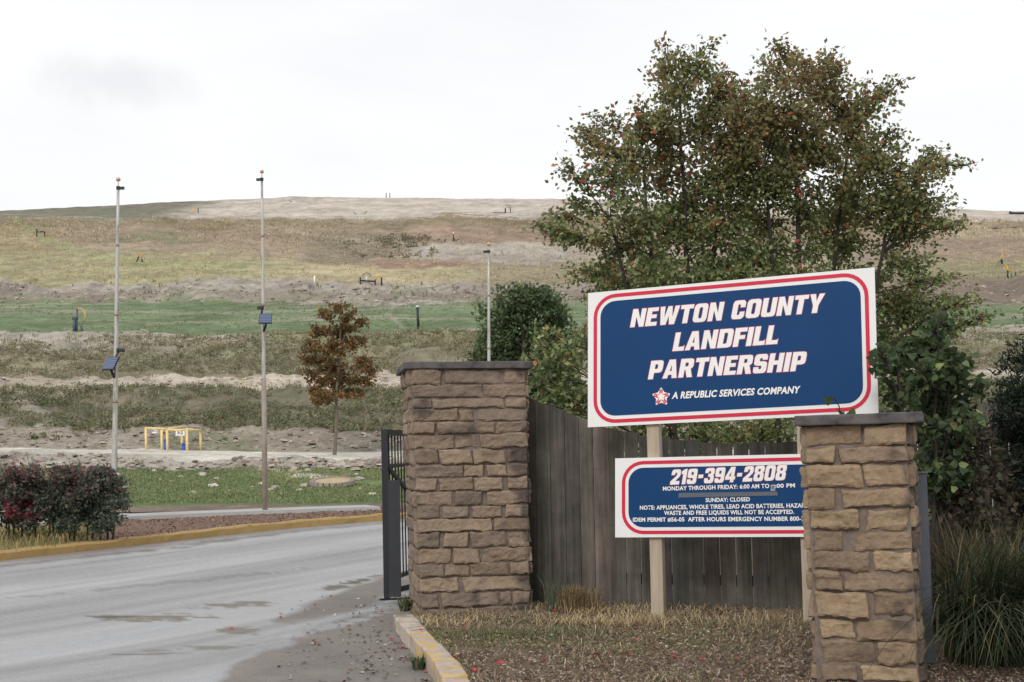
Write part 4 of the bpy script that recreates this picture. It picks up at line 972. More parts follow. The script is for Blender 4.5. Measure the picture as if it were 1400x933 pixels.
font_text('SUNDAY: CLOSED', (965, 686.6), (1025.5, 685.4), 5.6, s2, 0.0, 0.03)
font_text('NOTE: APPLIANCES, WHOLE TIRES, LEAD ACID BATTERIES, HAZARDOUS', (875, 697.0), (1122, 693.6), 5.6, s2, 0.0, 0.03)
font_text('WASTE AND FREE LIQUIDS WILL NOT BE ACCEPTED.', (908, 704.2), (1086, 702.6), 5.6, s2, 0.0, 0.03)
font_text('IDEM PERMIT #56-05  AFTER HOURS EMERGENCY NUMBER 800-32', (865.5, 713.4), (1104, 712.0), 5.6, s2, 0.0, 0.03)
qd = lambda pts: [[tuple(on_sign(*p)) for p in pts]]
idm = lambda a, b: np.array([a, b])
flat('tape_strip', [qd([(927.5, 680.5), (1063.5, 677.7), (1063, 672.3), (928.5, 674.2)])], idm, 0.006, M_TAPE, s2)
flat('patch', [qd([(1053.8, 671.3), (1059.8, 671.2), (1060.2, 662.9), (1054.2, 663.1)])], idm, 0.006, mat('pale_patch', S(176, 184, 196), 0.5), s2)
font_text('8', (1054.9, 669.3), (1058.9, 669.2), 5.2, s2, 0.0, 0.03, M_TAPE, off=0.0075)
# star emblem of five letters
sc0 = on_sign(904.2, 543.0); er = np.linalg.norm(on_sign(904.2, 532.2) - sc0)
def starpts(R_, r_, n=5, rot=90): return [((R_ if k % 2 == 0 else r_) * math.cos(math.radians(rot + 36 * k)), (R_ if k % 2 == 0 else r_) * math.sin(math.radians(rot + 36 * k))) for k in range(2 * n)]
def rstar(R_, r_, cut=0.22):
    o = []; pt = starpts(R_, r_)
    for k in range(10):
        a, b, c = np.array(pt[k - 1]), np.array(pt[k]), np.array(pt[(k + 1) % 10])
        if k % 2 == 0: o += [tuple(b + (a - b) * cut * 1.3), tuple(b + (a - b) * cut * .4 * 1.0 + (c - b) * 0.05), tuple(b + (c - b) * cut * .4 + (a - b) * 0.05), tuple(b + (c - b) * cut * 1.3)]
        else: o.append(tuple(b))
    return o
em = lambda a, b: sc0 + np.array([a, b]) * er
flat('emblem', [[rstar(1.28, 0.72)]], em, 0.003, M_LETTER, s1)
rp_ = []
for k in range(5):
    a = math.radians(72 * k); ca, sa = math.cos(a), math.sin(a)
    for i, lp in enumerate([0]):
        L_ = []
        for j, loop in enumerate(GL['R'][1]):
            if j == 0 and area(loop) < 0: loop = loop[::-1]
            if j == 1 and area(loop) > 0: loop = loop[::-1]
            q = [((x_ - 37) / 100 * 0.62, 0.34 + y_ / 100 * 0.62) for x_, y_ in loop]; L_.append([(u_ * ca - v_ * sa, u_ * sa + v_ * ca) for u_, v_ in q])
        rp_.append(L_)
flat('emblem_letters', rp_, em, 0.0042, M_RED, s1)
flat('emblem_star', [[starpts(0.62, 0.3)]], em, 0.0052, M_LETTER, s1)

# ---------------------------------------------------------------- black gate
gA = G(531., 822., 0.03); 
gate = thing('iron_gate', 'black picket gate leaf swung open beside the taller pillar', 'gate', gA)
gd = (P(574., 600., float(gA[1]) + 1.25) - P(528., 600., float(gA[1]))); gd[2] = 0; gL = 1.35; gd = Vector(gd).normalized()
Hg = float(P(531., 588., gA[1])[2] - gA[2])
pbx = Vector((0, 0, 0))
bm = bmesh.new(); beam(bm, Vector((-0.012, 0, 0.02)), Vector((-0.03, 0, Hg)), 0.06, 0.06); bm_obj('stile', bm, M_BLACK, gate)
bm = bmesh.new(); beam(bm, gd * gL + Vector((0, 0, 0.05)), gd * gL + Vector((-0.02, 0, Hg)), 0.05, 0.05); bm_obj('stile', bm, M_BLACK, gate)
for zz_ in (Hg - 0.025, Hg - 0.36, 0.2):
    bm = bmesh.new(); beam(bm, gd * 0.03 + Vector((-0.02, 0, zz_)), gd * gL + Vector((-0.02, 0, zz_)), 0.04, 0.04 if zz_ < Hg - 0.1 else 0.06); bm_obj('rail', bm, M_BLACK, gate)
bm = bmesh.new(); beam(bm, gd * 0.03 + Vector((0, 0, Hg - 0.38)), gd * gL + Vector((0, 0, Hg - 0.85)), 0.035, 0.035); bm_obj('brace', bm, M_BLACK, gate)
for k in range(11):
    q = gd * (0.12 + k * (gL - 0.2) / 10.5); bm = bmesh.new(); beam(bm, q + Vector((-0.004, 0, 0.2)), q + Vector((-0.024, 0, Hg - 0.03)), 0.014, 0.014); bm_obj('picket', bm, M_BLACK, gate)
bm = bmesh.new(); a = P(540.5, 816., float(gA[1]) - 0.1) - gA; b = P(538.5, 657., float(gA[1]) - 0.1) - gA
beam(bm, Vector(a), Vector(b), 0.088, 0.11); bm_obj('latch_box', bm, mat('black_box', S(42, 45, 53), 0.5, ns=6, var=0.15), gate)
bm = bmesh.new(); a = P(546., 806., float(gA[1])) - gA; b = P(562., 802., float(gA[1]) + 0.12) - gA; beam(bm, Vector(a), Vector(b), 0.03, 0.05); bm_obj('hinge_arm', bm, M_BLACK, gate)
bm = bmesh.new(); a = P(519., 820., float(gA[1]) - 0.05) - gA; b = P(562., 818., float(gA[1]) + 0.05) - gA; beam(bm, Vector(a), Vector(b), 0.02, 0.02); bm_obj('drop_bar', bm, M_BLACK, gate)

# ---------------------------------------------------------------- flagpoles
def flagpole(label, bpx, bpy_, zb, d, topx, topy, rb, rt, lower_brown, panel_=None, lamp=None, tilt=1):
    b = P(float(bpx), float(bpy_), d); tp = P(float(topx), float(topy), d); v = Vector(tp - b)
    t = thing('flagpole', label, 'flagpole', b, 0, None)
    n = 9; pts = [v * (k / n) for k in range(n + 1)]; pts[0] = pts[0] - Vector((0, 0, 0.3)); ra = [rb + (rt - rb) * (k / n) for k in range(n + 1)]
    i0 = 2
    bm = bmesh.new(); tube(bm, pts, ra, 14); o = bm_obj('shaft', bm, M_POLE, t, True)
    if lower_brown:
        bm = bmesh.new(); L_ = v * lower_brown; tube(bm, [Vector((0, 0, -0.2)), L_ * 0.5, L_], [rb + 0.004, rb + 0.0035, rb + 0.002], 14); bm_obj('base_sleeve', bm, M_POLEB, t, True)
    for f in (0.36, 0.62, 0.83):
        bm = bmesh.new(); c = v * f; rr = rb + (rt - rb) * f; tube(bm, [c - Vector((0, 0, 0.03)), c + Vector((0, 0, 0.03))], [rr + 0.004, rr + 0.004], 14); bm_obj('joint_band', bm, M_POLEB, t, True)
    bm = bmesh.new(); tube(bm, [v, v + Vector((0, 0, 0.07))], [rt + 0.012, rt + 0.012], 12); box(bm, v + Vector((0.06 * tilt, 0, 0.03)), (0.14, 0.04, 0.06)); bm_obj('pulley', bm, M_DARK, t)
    bm = bmesh.new(); tube(bm, [v + Vector((0, 0, 0.07)), v + Vector((0, 0, 0.16))], 0.012, 8); bm_obj('spindle', bm, M_POLE, t)
    bm = bmesh.new(); bmesh.ops.create_uvsphere(bm, u_segments=16, v_segments=10, radius=0.048, matrix=Matrix.Translation(v + Vector((0, 0, 0.22)))); bm_obj('finial', bm, M_GOLD, t, True)
    if panel_:
        (px, py, wpx, hpx, sk) = panel_; c = Vector(P(float(px), float(py), d - 0.16) - b); w_ = wpx * d / F; h_ = hpx * d / F
        R = Matrix.Rotation(math.radians(sk), 3, 'Z') @ Matrix.Rotation(math.radians(-28), 3, 'X')
        if sk: R = Matrix.Rotation(math.radians(sk), 3, 'Z') @ Matrix.Rotation(math.radians(-30), 3, 'X')
        bm = bmesh.new(); box(bm, c, (w_, 0.03, h_ * 1.12), R, 0.004); sp_ = bm_obj('solar_panel', bm, M_DARK, t)
        bm = bmesh.new(); box(bm, c + R @ Vector((0, -0.0175, 0)), (w_ * 0.93, 0.004, h_ * 1.04), R); bm_obj('cell_sheet', bm, M_SOLAR, sp_)
        bm = bmesh.new()
        for k in range(5): box(bm, c + R @ Vector((0, -0.021, h_ * (-0.36 + 0.18 * k))), (w_ * 0.92, 0.003, 0.012), R)
        bm_obj('grid_lines', bm, M_PANELGRID, sp_)
        bm = bmesh.new(); q = c + Vector((0, 0.05, -h_ * 0.5)); ax_ = v * (q.z / v.z); tube(bm, [c + Vector((0, 0.03, 0)), q + Vector((0, 0.0, -0.02)), Vector((ax_.x, ax_.y, q.z - 0.18))], 0.03, 8); bm_obj('panel_bracket', bm, M_DARK, t)
    if lamp:
        lx, ly, sd = lamp; c = Vector(P(float(lx), float(ly), d - 0.05) - b); bm = bmesh.new(); box(bm, c, (0.15, 0.12, 0.07), Matrix.Rotation(0.1 * sd, 3, 'Y'), 0.01)
        bmesh.ops.scale(bm, vec=(1, 1, 1), verts=bm.verts); bm_obj('floodlight', bm, M_DARK, t)
        bm = bmesh.new(); ax_ = v * ((c.z - 0.16) / v.z); tube(bm, [c - Vector((0.04 * sd, 0, 0.02)), Vector((ax_.x + 0.03 * sd, ax_.y - 0.08, c.z - 0.12)), Vector((ax_.x, ax_.y, c.z - 0.16))], 0.02, 8); bm_obj('lamp_arm', bm, M_DARK, t)
    return t
flagpole('tall grey flagpole rising behind the dark hedge, with a tilted solar panel', 155.5, 716, 0, 26.0, 161.5, 259.5, 0.062, 0.029, 0.12, (151.5, 497.3, 23, 18.5, -30), (165, 479, 1), 1)
flagpole('tall flagpole on open mulch right of the hedge, with a small solar panel', 362.5, 700, 0, 28.8, 358, 247.5, 0.056, 0.027, 0.39, (363, 436, 17.5, 14.5, 8), (356.5, 421, -1), -1)
flagpole('plain grey flagpole rising behind the taller stone pillar', 669, 693, 0, 31.0, 668, 346, 0.056, 0.029, 0, None, None, -1)

# ---------------------------------------------------------------- trees and shrubs
def branch_mesh(paths):
    V, Fc, o = [], [], 0
    for pts, rads, n in paths:
        pts = np.asarray(pts); k = len(pts); t = np.gradient(pts, axis=0); t /= np.linalg.norm(t, axis=1)[:, None] + 1e-9
        a = np.cross(t, [0.31, 0.93, 0.17]); a /= np.linalg.norm(a, axis=1)[:, None] + 1e-9; b = np.cross(t, a)
        th = np.linspace(0, 2 * np.pi, n, endpoint=False)
        V.append((pts[:, None, :] + (a[:, None] * np.cos(th)[None, :, None] + b[:, None] * np.sin(th)[None, :, None]) * np.asarray(rads)[:, None, None]).reshape(-1, 3))
        i = np.arange(k - 1)[:, None] * n; j = np.arange(n)[None]; j2 = (j + 1) % n
        Fc.append((np.stack([i + j, i + j2, i + n + j2, i + n + j], -1).reshape(-1, 4)) + o); o += k * n
    return np.concatenate(V), np.concatenate(Fc)
def curve(a, b, r, sag=0.0, n=7, wob=0.06):
    a, b = np.asarray(a, float), np.asarray(b, float); t = np.linspace(0, 1, n)[:, None]; L_ = np.linalg.norm(b - a)
    p = a * (1 - t) + b * t; p[:, 2] += sag * L_ * (t[:, 0] * (1 - t[:, 0]))
    w_ = np.cumsum(r.normal(0, wob * L_ / n, (n, 3)), 0); w_ -= w_[-1] * t; p += w_; p[0] = a; p[-1] = b; return p
def tree(name, label, cat, base_, clumps, depth, leaf, seed, cols_fn, trunk_r, stems, dj=0.8, dens=1.0, twl=1.0, template=(LEAF4, LF), up_bias=0.6, group=None, twigs=12, bark=M_BARK, fork=0.3, clump_depth=None, droop=0.0, limb_r=0.32, sprays=0):
    r = np.random.default_rng(seed); t = thing(name, label, cat, base_, 0, group); base_ = np.asarray(base_, float)
    paths = []; LP, LC = [], []
    tops = []
    for (bx_, tx, ty, td) in stems:
        a = base_ + np.array([bx_, 0, -0.15]); b = P(float(tx), float(ty), td); p = curve(a, b, r, 0, 10, 0.05)
        paths.append((p, np.linspace(trunk_r, trunk_r * 0.25, len(p)), 9)); tops.append(p)
    allp = np.concatenate([p[2:] for p in tops]); cen = P(np.mean([c_[0] for c_ in clumps]), np.mean([c_[1] for c_ in clumps]) + 40.0, depth)
    for cl__ in clumps:
        px, py, rx, ry_ = cl__[:4]; dd = depth + (r.uniform(-dj, dj) if len(cl__) < 5 else cl__[4]); c = P(float(px), float(py), dd)
        R3 = np.array([rx * dd / F, (rx + ry_) / 2 * dd / F * 1.15, ry_ * dd / F])
        # limb from the nearest lower stem point
        q = allp[(allp[:, 2] < c[2] - 0.15 * np.linalg.norm(c - allp, axis=1))] ; q = q if len(q) else allp[:2]
        w_ = np.linalg.norm(q - c, axis=1); k = q[np.argmin(w_ + r.uniform(0, 0.4, len(w_)))]
        lp = curve(k, c, r, 0.12, 7, 0.08); lr = max(0.008, trunk_r * limb_r * min(1.0, 0.4 + np.linalg.norm(c - k) / 3)); paths.append((lp, np.linspace(lr, lr * 0.3, len(lp)), 6))
        nl = int(dens * (rx * ry_ * 3.14) * 1.5 / (leaf * F / dd) ** 2 / 0.30)
        nt_ = int(twigs * max(1, (rx * ry_) / 1800) ** 0.7)
        dirs = r.normal(size=(nt_, 3)); dirs /= np.linalg.norm(dirs, axis=1)[:, None]; dirs[:, 2] -= droop
        outw = c - cen; outw /= np.linalg.norm(outw) + 1e-6
        fac = r.uniform(0.7, 1.12, nt_)
        if sprays:
            ex = outw + [0, 0, 0.5] + r.normal(0, 0.45, (sprays, 3)); ex /= np.linalg.norm(ex, axis=1)[:, None]
            dirs = np.concatenate([dirs, ex]); fac = np.concatenate([fac, r.uniform(1.2, 1.75, sprays)])
        for dv, fk in zip(dirs, fac):
            e = c + dv * R3 * fk; st_ = lp[r.integers(len(lp) - 3, len(lp))]; tw = curve(st_, e, r, 0.1, 6, 0.1)
            paths.append((tw, np.linspace(max(0.004, lr * 0.3), 0.003, 6), 4))
            m = max(2, nl // nt_); tt_ = r.uniform(0.15, 1.05, m) ** 0.75 * 5; i0 = np.clip(tt_.astype(int), 0, 4); f = (tt_ - i0)[:, None]
            pp_ = tw[i0] * (1 - f) + tw[i0 + 1] * f + r.normal(0, 1, (m, 3)) * (0.10 * R3 + 0.03) * twl
            LP.append(pp_); LC.append(np.full(m, r.uniform(-1, 1)))
    LPn = np.concatenate(LP); tone = np.concatenate(LC); n = len(LPn)
    V, Fc = branch_mesh(paths); mesh_np('trunk', V - base_, Fc, bark, t, smooth=True)
    Rm = rand_rot(n, r, up_bias)
    V, Fc, Co = inst(template[0], template[1], LPn - base_, (leaf * r.uniform(0.7, 1.25, n))[:, None], Rm, cols_fn(LPn, tone, n, r))
    mesh_np('crown', V, Fc, M_LEAF, t, col=Co)
    return t
def pear_cols(Pn, tone, n, r):
    g = palette(r, n, [S(112,132,84), S(98,120,76), S(134,148,98), S(88,108,70), S(156,164,116)], [4, 4, 3, 2, 1.8], 0.22)
    rd = palette(r, n, [S(172,92,72), S(188,128,80), S(154,86,70), S(176,140,92)], [2, 2, 2, 3], 0.2)
    h = sstep(3.4, 6.8, Pn[:, 2]); v = vnoise(Pn[:, 0] * 1.3, Pn[:, 1] * 1.3, Pn[:, 2] * 1.3, 5)
    k = (r.random(n) < 0.02 + 0.05 * h + 0.06 * (tone > 0.8))[:, None]
    m = np.clip(0.1 + 1.5 * h * v * r.uniform(0.2, 0.8, n) + 0.25 * (tone > 0.7), 0, 0.65)[:, None] * 0.8; g = g * (1 - m) + S(150, 108, 82) * m
    return np.where(k, rd, g * (1 + 0.2 * tone[:, None]))
tb1 = np.array([*G(950., 700., 0.1)[:1] * 0 + 0, 0, 0]) if False else None
b1 = np.array([(945 - 700) / F * 16, 16, 0.1]); b2 = np.array([(1085 - 700) / F * 16.6, 16.6, 0.1])
cl1 = [(915,90,32,22),(955,92,35,22),(925,120,45,28),(975,125,35,30),(900,160,45,30),(955,165,55,38),(1005,165,28,42),(905,205,55,35),(975,215,55,42),(828,172,24,18),(800,190,22,16),(825,210,42,24),
       (790,240,26,18),(835,255,48,30),(895,250,45,32),(950,268,55,32),(870,300,55,32),(800,288,30,14),(768,298,24,10),(790,325,48,22),(845,340,52,28),(910,320,48,30),(960,330,42,35),(820,375,45,20),(875,385,55,24),(945,385,50,30),
       (745,462,24,20,-1.5),(765,500,38,32,-1.5),(735,510,18,25,-1.2),(790,545,36,28,-1.4),(760,545,34,25,-1.2),(1010,215,34,40),(1000,262,42,36),(900,352,60,28),(990,312,44,34),(985,372,52,26),(900,378,60,22),(1015,165,20,28),(860,398,50,16),(930,290,50,30),(1000,140,22,22),(1022,190,24,30),(860,225,30,28),(1005,240,30,30),(875,175,24,26),(840,470,60,60,0.5),(930,470,60,70,0.3),(940,590,60,28,0),(875,585,40,26,0)]
tree('pear_tree', 'taller crown of green pear tree with a ruddy top, left behind the name sign', 'tree', b1, cl1, 16, 0.072, 201, pear_cols, 0.062, [(0, 930, 130, 16), (0.15, 985, 200, 16.4), (-0.1, 880, 230, 15.7), (-0.15, 835, 300, 15.4)], dens=1.45, twl=1.0, sprays=4)
cl2 = [(1075,82,26,20),(1062,108,32,26),(1105,92,28,18),(1140,92,26,14),(1125,118,42,26),(1085,145,48,34),(1140,155,42,28),(1215,126,22,13),(1190,150,36,24),(1165,190,52,36),(1218,190,20,16),(1095,205,55,40),(1050,190,30,45),
       (1205,228,42,28),(1262,222,34,16),(1292,232,20,12),(1322,226,18,6),(1250,252,42,22),(1150,250,55,38),(1062,262,38,36),(1105,290,50,34),(1190,290,55,34),(1262,292,38,20),(1292,312,24,14),(1235,325,45,24),(1165,335,60,28),(1085,345,50,30),(1035,350,40,32),
       (1225,362,45,20),(1265,385,36,14),(1215,400,40,28),(1245,440,45,28),(1300,418,28,12,-1),(1335,436,26,9,-1),(1230,485,40,36),(1272,418,40,24),(1222,535,40,30),(1262,470,36,28),(1215,450,30,34),(1290,450,30,18,-1),(1042,240,38,38),(1040,300,40,34),(1030,385,55,26),(1110,385,65,28),(1165,380,58,22),(1150,295,58,38),(1060,160,35,35),(1120,200,50,34),(1230,300,45,28),(1035,150,22,26),(1180,225,40,34),(1075,225,40,36),(1140,125,30,24),(1240,275,34,26),(1080,450,90,70,0.5),(1060,585,60,28,0),(1000,590,55,24,0)]
tree('pear_tree', 'broad green and russet pear tree with a long side twig, right behind the name sign', 'tree', b2, cl2, 16.6, 0.072, 202, pear_cols, 0.062, [(0, 1080, 120, 16.6), (0.2, 1160, 200, 16.9), (-0.1, 1045, 230, 16.3), (0.25, 1215, 290, 16.2)], dens=1.45, twl=1.0, sprays=4)
def oak_cols(Pn, tone, n, r):
    a = palette(r, n, [S(136,98,62), S(122,102,64), S(104,100,66), S(152,108,70), S(108,80,58)], [3, 3, 4, 1.5, 1.5], 0.2); return a * (1 + 0.2 * tone[:, None])
bo = ground_at(457, 622); clo = [(462,418,16,9),(448,430,18,12),(474,430,16,11),(440,452,18,12),(468,452,22,14),(495,440,11,7),(430,472,16,10),(455,478,26,14),(485,470,20,11),(425,492,17,10),(452,500,30,14),(487,497,24,12),(432,515,24,12),(470,520,30,13),(500,518,20,10),(428,535,16,10),(455,540,24,11),(485,538,22,10),(440,550,14,7),(512,508,9,6),(418,480,7,5)]
M_OAKBARK = mat('oak_bark', S(112, 102, 92), 0.9, ns=12, var=0.3)
tree('oak_tree', 'young oak with rust brown autumn leaves beside the gravel road', 'tree', bo, clo, float(bo[1]), 0.15, 203, oak_cols, 0.085, [(0, 464, 425, float(bo[1]))], dj=0.8, dens=2.6, bark=M_OAKBARK, twigs=8)
def dk_cols(Pn, tone, n, r):
    return palette(r, n, [S(100,118,80), S(88,106,74), S(114,130,92), S(78,96,68)], [4, 4, 2, 2], 0.2) * (1 + 0.22 * tone[:, None])
bs1 = np.array([(722 - 700) / F * 36, 36, 0.4])
cls = [(720,405,40,18),(690,425,35,25),(745,420,32,24),(765,445,24,28),(675,455,28,28),(715,450,50,32),(660,485,30,24),(700,490,45,28),(755,480,38,30),(650,520,32,25),(700,530,55,35),(760,530,45,35),(780,500,18,30),(690,580,60,40),(755,580,45,40)]
tree('shade_tree', 'dense rounded dark green tree behind the taller pillar', 'tree', bs1, cls, 36, 0.13, 204, dk_cols, 0.14, [(0, 715, 450, 36)], dj=1.0, dens=3.0, twigs=16)
# burning bush hedge
def bush_cols(redness, patch=None):
    def f(Pn, tone, n, r):
        g = palette(r, n, [S(86,98,82), S(98,108,94), S(74,86,72), S(112,118,108)], [4, 3, 3, 1.5], 0.2); p_ = palette(r, n, [S(128,92,92), S(116,98,96), S(142,88,90)], [2, 3, 1], 0.2)
        k = sstep(0.55, 1.3, Pn[:, 2]) * redness + 0.04; a = np.where((r.random(n) < k)[:, None], p_, g)
        if patch is not None:
            dd = np.linalg.norm((Pn - patch) / [0.42, 1.4, 0.2], axis=1); a = np.where((r.random(n) < 0.42 * (1 - sstep(0.6, 1.2, dd)))[:, None], palette(r, n, [S(158,64,80), S(132,64,76)], [1, 1]), a)
        return a * (1 + 0.15 * tone[:, None])
    return f
DH = 20.6
for i, (cx_, lab, red, w_, pt) in enumerate([(-30, 'burning bush of the hedge cut off by the left edge of view', 0.7, 38, None), (32, 'burning bush of the hedge with a patch of crimson leaves low down', 0.65, 36, (36, 698)), (86, 'middle burning bush of the hedge, dark green with purple tops', 0.5, 34, None), (138, 'greenest burning bush, at the pole end of the hedge', 0.35, 34, None)]):
    bb = np.array([(cx_ - 700) / F * DH, DH, 0.13])
    cb = [(cx_ - 14, 664, 22, 20), (cx_ + 12, 662, 22, 20), (cx_, 650, 26, 14), (cx_ - 18, 686, 20, 18), (cx_ + 16, 684, 22, 18), (cx_, 680, 26, 22), (cx_, 704, 24, 14), (cx_ - 16, 708, 16, 10), (cx_ + 15, 706, 17, 11), (cx_ - 6, 718, 13, 8), (cx_ + 8, 717, 11, 8), (cx_ - 10, 645, 12, 9), (cx_ + 12, 646, 12, 9)]
    if i == 3: cb = [(a + 0, b + 3, c, d) for a, b, c, d in cb] + [(cx_ + 28, 676, 10, 18), (cx_ + 30, 690, 10, 12)]
    pw = P(float(pt[0]), float(pt[1]), DH) if pt else None
    tree('burning_bush', lab, 'bush', bb, cb, DH, 0.062, 210 + i, bush_cols(red, pw), 0.022, [(0, cx_, 660, DH), (-0.12, cx_ - 15, 670, DH - .2), (0.12, cx_ + 15, 670, DH + .2), (-.2, cx_ - 20, 690, DH), (.2, cx_ + 20, 690, DH)], dj=0.35, dens=3.0, group='burning bushes in the roadside hedge', twigs=9)
# leafy shoots behind the right pillar
def sap_cols(Pn, tone, n, r):
    a = palette(r, n, [S(72,88,60), S(62,78,54), S(86,102,70), S(108,122,84), S(140,146,98)], [4, 4, 3, 1.2, 0.6], 0.18); return a
bsap = np.array([(1262 - 700) / F * 9.2, 9.2, 0.1])
cls2 = [(1285,440,16,16),(1275,470,28,22),(1245,478,22,18),(1222,495,22,16),(1205,500,12,12),(1300,490,22,20),(1268,505,34,22),(1235,525,24,18),(1290,525,30,22),(1320,505,18,22),(1265,548,36,22),(1305,560,26,20),(1228,552,18,12),(1275,585,34,22),(1310,595,22,20),(1285,625,26,22),(1265,650,16,22),(1290,668,20,18),(1305,640,24,24),(1325,575,18,22),(1280,695,14,14),(1204,480,8,8,-.5),(1335,530,14,18)]
tree('leafy_sapling', 'broad-leaved green sapling growing up behind the shorter pillar', 'sapling', bsap, cls2, 9.2, 0.064, 220, sap_cols, 0.022, [(0, 1283, 430, 9.2), (0.05, 1300, 500, 9.3), (-0.05, 1225, 490, 9.0)], dj=0.25, dens=2.0, template=(HEART, HF), up_bias=0.3, twigs=9, twl=0.9, droop=0.2)
# sprout on the right capstone
sp0 = np.array(P(1150., 567., float(cr_[1]) - 0.05)); spt = thing('weed_sprout', 'small green weed sprouting on the shorter pillar cap', 'weed', sp0)
r = np.random.default_rng(230); e1 = np.array(P(1136., 549., float(cr_[1]) - 0.05)) - sp0; pth = np.array([[0, 0, -0.06], [-0.01, 0, 0.05], e1 * 0.7 + [0, 0, 0.05], e1]); V, Fc = branch_mesh([(pth, [0.004] * 4, 5)]); mesh_np('stem', V, Fc, M_BARK, spt)
lp = np.array([e1, e1 * 0.8 + [0, 0, 0.03], [0.02, 0, 0.02], [0.05, 0.0, 0.02], [-0.02, 0, 0.03]]); V, Fc, Co = inst(HEART, HF, lp, np.full((5, 1), 0.07), rand_rot(5, r, 0.4), palette(r, 5, [S(84,104,66)], [1])); mesh_np('leaves', V, Fc, M_LEAF, spt, col=Co)
# dark conifer at the right edge
def con_cols(Pn, tone, n, r): return palette(r, n, [S(40,56,44), S(32,46,38), S(54,70,52)], [3, 3, 1], 0.2) * (1 + 0.25 * tone[:, None])
bcon = np.array([(1440 - 700) / F * 9.6, 9.6, 0.1])
clc = [(1418,450,24,30),(1400,500,34,34),(1440,480,40,50),(1378,540,26,30),(1420,550,45,45),(1366,580,18,20),(1400,600,45,40),(1460,560,50,60),(1385,640,30,30),(1430,660,50,45),(1395,690,30,25),(1440,720,50,40),(1470,640,50,60)]
NEED = [(-0.12, 0, 0), (0.12, 0, 0), (0.16, 0.6, 0.03), (0, 1, 0)]
tree('conifer_shrub', 'dark green conifer shrub at the right edge of the view', 'conifer', bcon, clc, 9.6, 0.05, 221, con_cols, 0.05, [(0, 1440, 470, 9.6)], dj=0.2, dens=3.2, template=(NEED, LF), up_bias=0.1, twigs=16, twl=0.7)
# purple brown shrub behind the grass
def pb_cols(Pn, tone, n, r): return palette(r, n, [S(80,72,62), S(66,62,52), S(92,80,66), S(74,80,58)], [3, 3, 2, 2], 0.2)
bpb = np.array([(1345 - 700) / F * 9.3, 9.3, 0.1])
clp = [(1345,600,30,24),(1320,630,28,24),(1360,640,35,28),(1335,670,35,28),(1375,675,30,25),(1310,690,28,25),(1350,710,38,28),(1390,720,30,25)]
tree('bronze_shrub', 'purple brown twiggy shrub between sapling and conifer', 'shrub', bpb, clp, 9.3, 0.06, 222, pb_cols, 0.02, [(0, 1345, 610, 9.3), (.1, 1370, 650, 9.3), (-.1, 1320, 640, 9.3)], dj=0.2, dens=1.6, twigs=12)
# ornamental grass clumps
def orn(label, cx_, yb, d, n, H_, spread, seed, cols, wts, rad, azr=(0, 2 * np.pi)):
    r = np.random.default_rng(seed); b0 = G(float(cx_), float(yb), 0.1) if d is None else np.array([(cx_ - 700) / F * d, d, 0.1]); t = thing('ornamental_grass', label, 'grass clump', b0, 0, 'ornamental grasses by the shorter pillar')
    az = r.uniform(azr[0], azr[1], n); k = 7; tt_ = np.linspace(0, 1, k); L_ = H_ * r.uniform(0.6, 1.15, n); out_ = spread * r.uniform(0.25, 1.1, n)
    ar_ = r.uniform(0, 2 * np.pi, n); root = np.stack([np.cos(ar_), np.sin(ar_), 0 * az], -1) * (rad * np.sqrt(r.random(n)))[:, None]
    dirv = np.stack([np.cos(az + r.normal(0, .5, n)), np.sin(az + r.normal(0, .5, n)), 0 * az], -1); side = np.stack([-dirv[:, 1], dirv[:, 0], 0 * az], -1)
    w_ = r.uniform(0.0025, 0.006, n)
    rise = tt_[None] - 0.62 * (out_[:, None]) * tt_[None] ** 2.6
    cen = root[:, None, :] + dirv[:, None, :] * (L_[:, None] * out_[:, None] * tt_[None] ** 1.7 * 0.85)[..., None] + np.array([0, 0, 1.0]) * (L_[:, None] * rise)[..., None]
    wt = np.array([1, 1, 1, .9, .7, .45, .05]); Vv = np.stack([cen - side[:, None] * (w_[:, None] * wt)[..., None], cen + side[:, None] * (w_[:, None] * wt)[..., None]], 2)
    i = (np.arange(n) * k * 2)[:, None] + (np.arange(k - 1) * 2)[None]; Fq = np.stack([i, i + 1, i + 3, i + 2], -1).reshape(-1, 4)
    mesh_np('blades', Vv.reshape(-1, 3), Fq, M_GRASS, t, col=np.repeat(palette(r, n, cols, wts, 0.2), k * 2, 0)); return t
orn('large dark green ornamental grass clump right of the shorter pillar', 1335, 905, 8.1, 3800, 1.0, 1.35, 240, [S(58,68,48), S(48,58,42), S(84,86,62), S(112,104,78)], [4, 4, 2, 1.2], 0.27, (-1.75, 0.9))
orn('tan flowering ornamental grass standing behind the darker grass clump', 1335, 880, 8.9, 1500, 1.0, 0.85, 241, [S(110,96,72), S(92,86,62), S(76,76,54), S(126,112,88)], [3, 3, 2, 1], 0.25)
orn('dark arching ornamental grass clump at the right frame edge', 1430, 905, 8.3, 1800, 1.0, 1.3, 242, [S(58,68,50), S(48,58,42), S(96,92,68)], [4, 4, 2], 0.28)
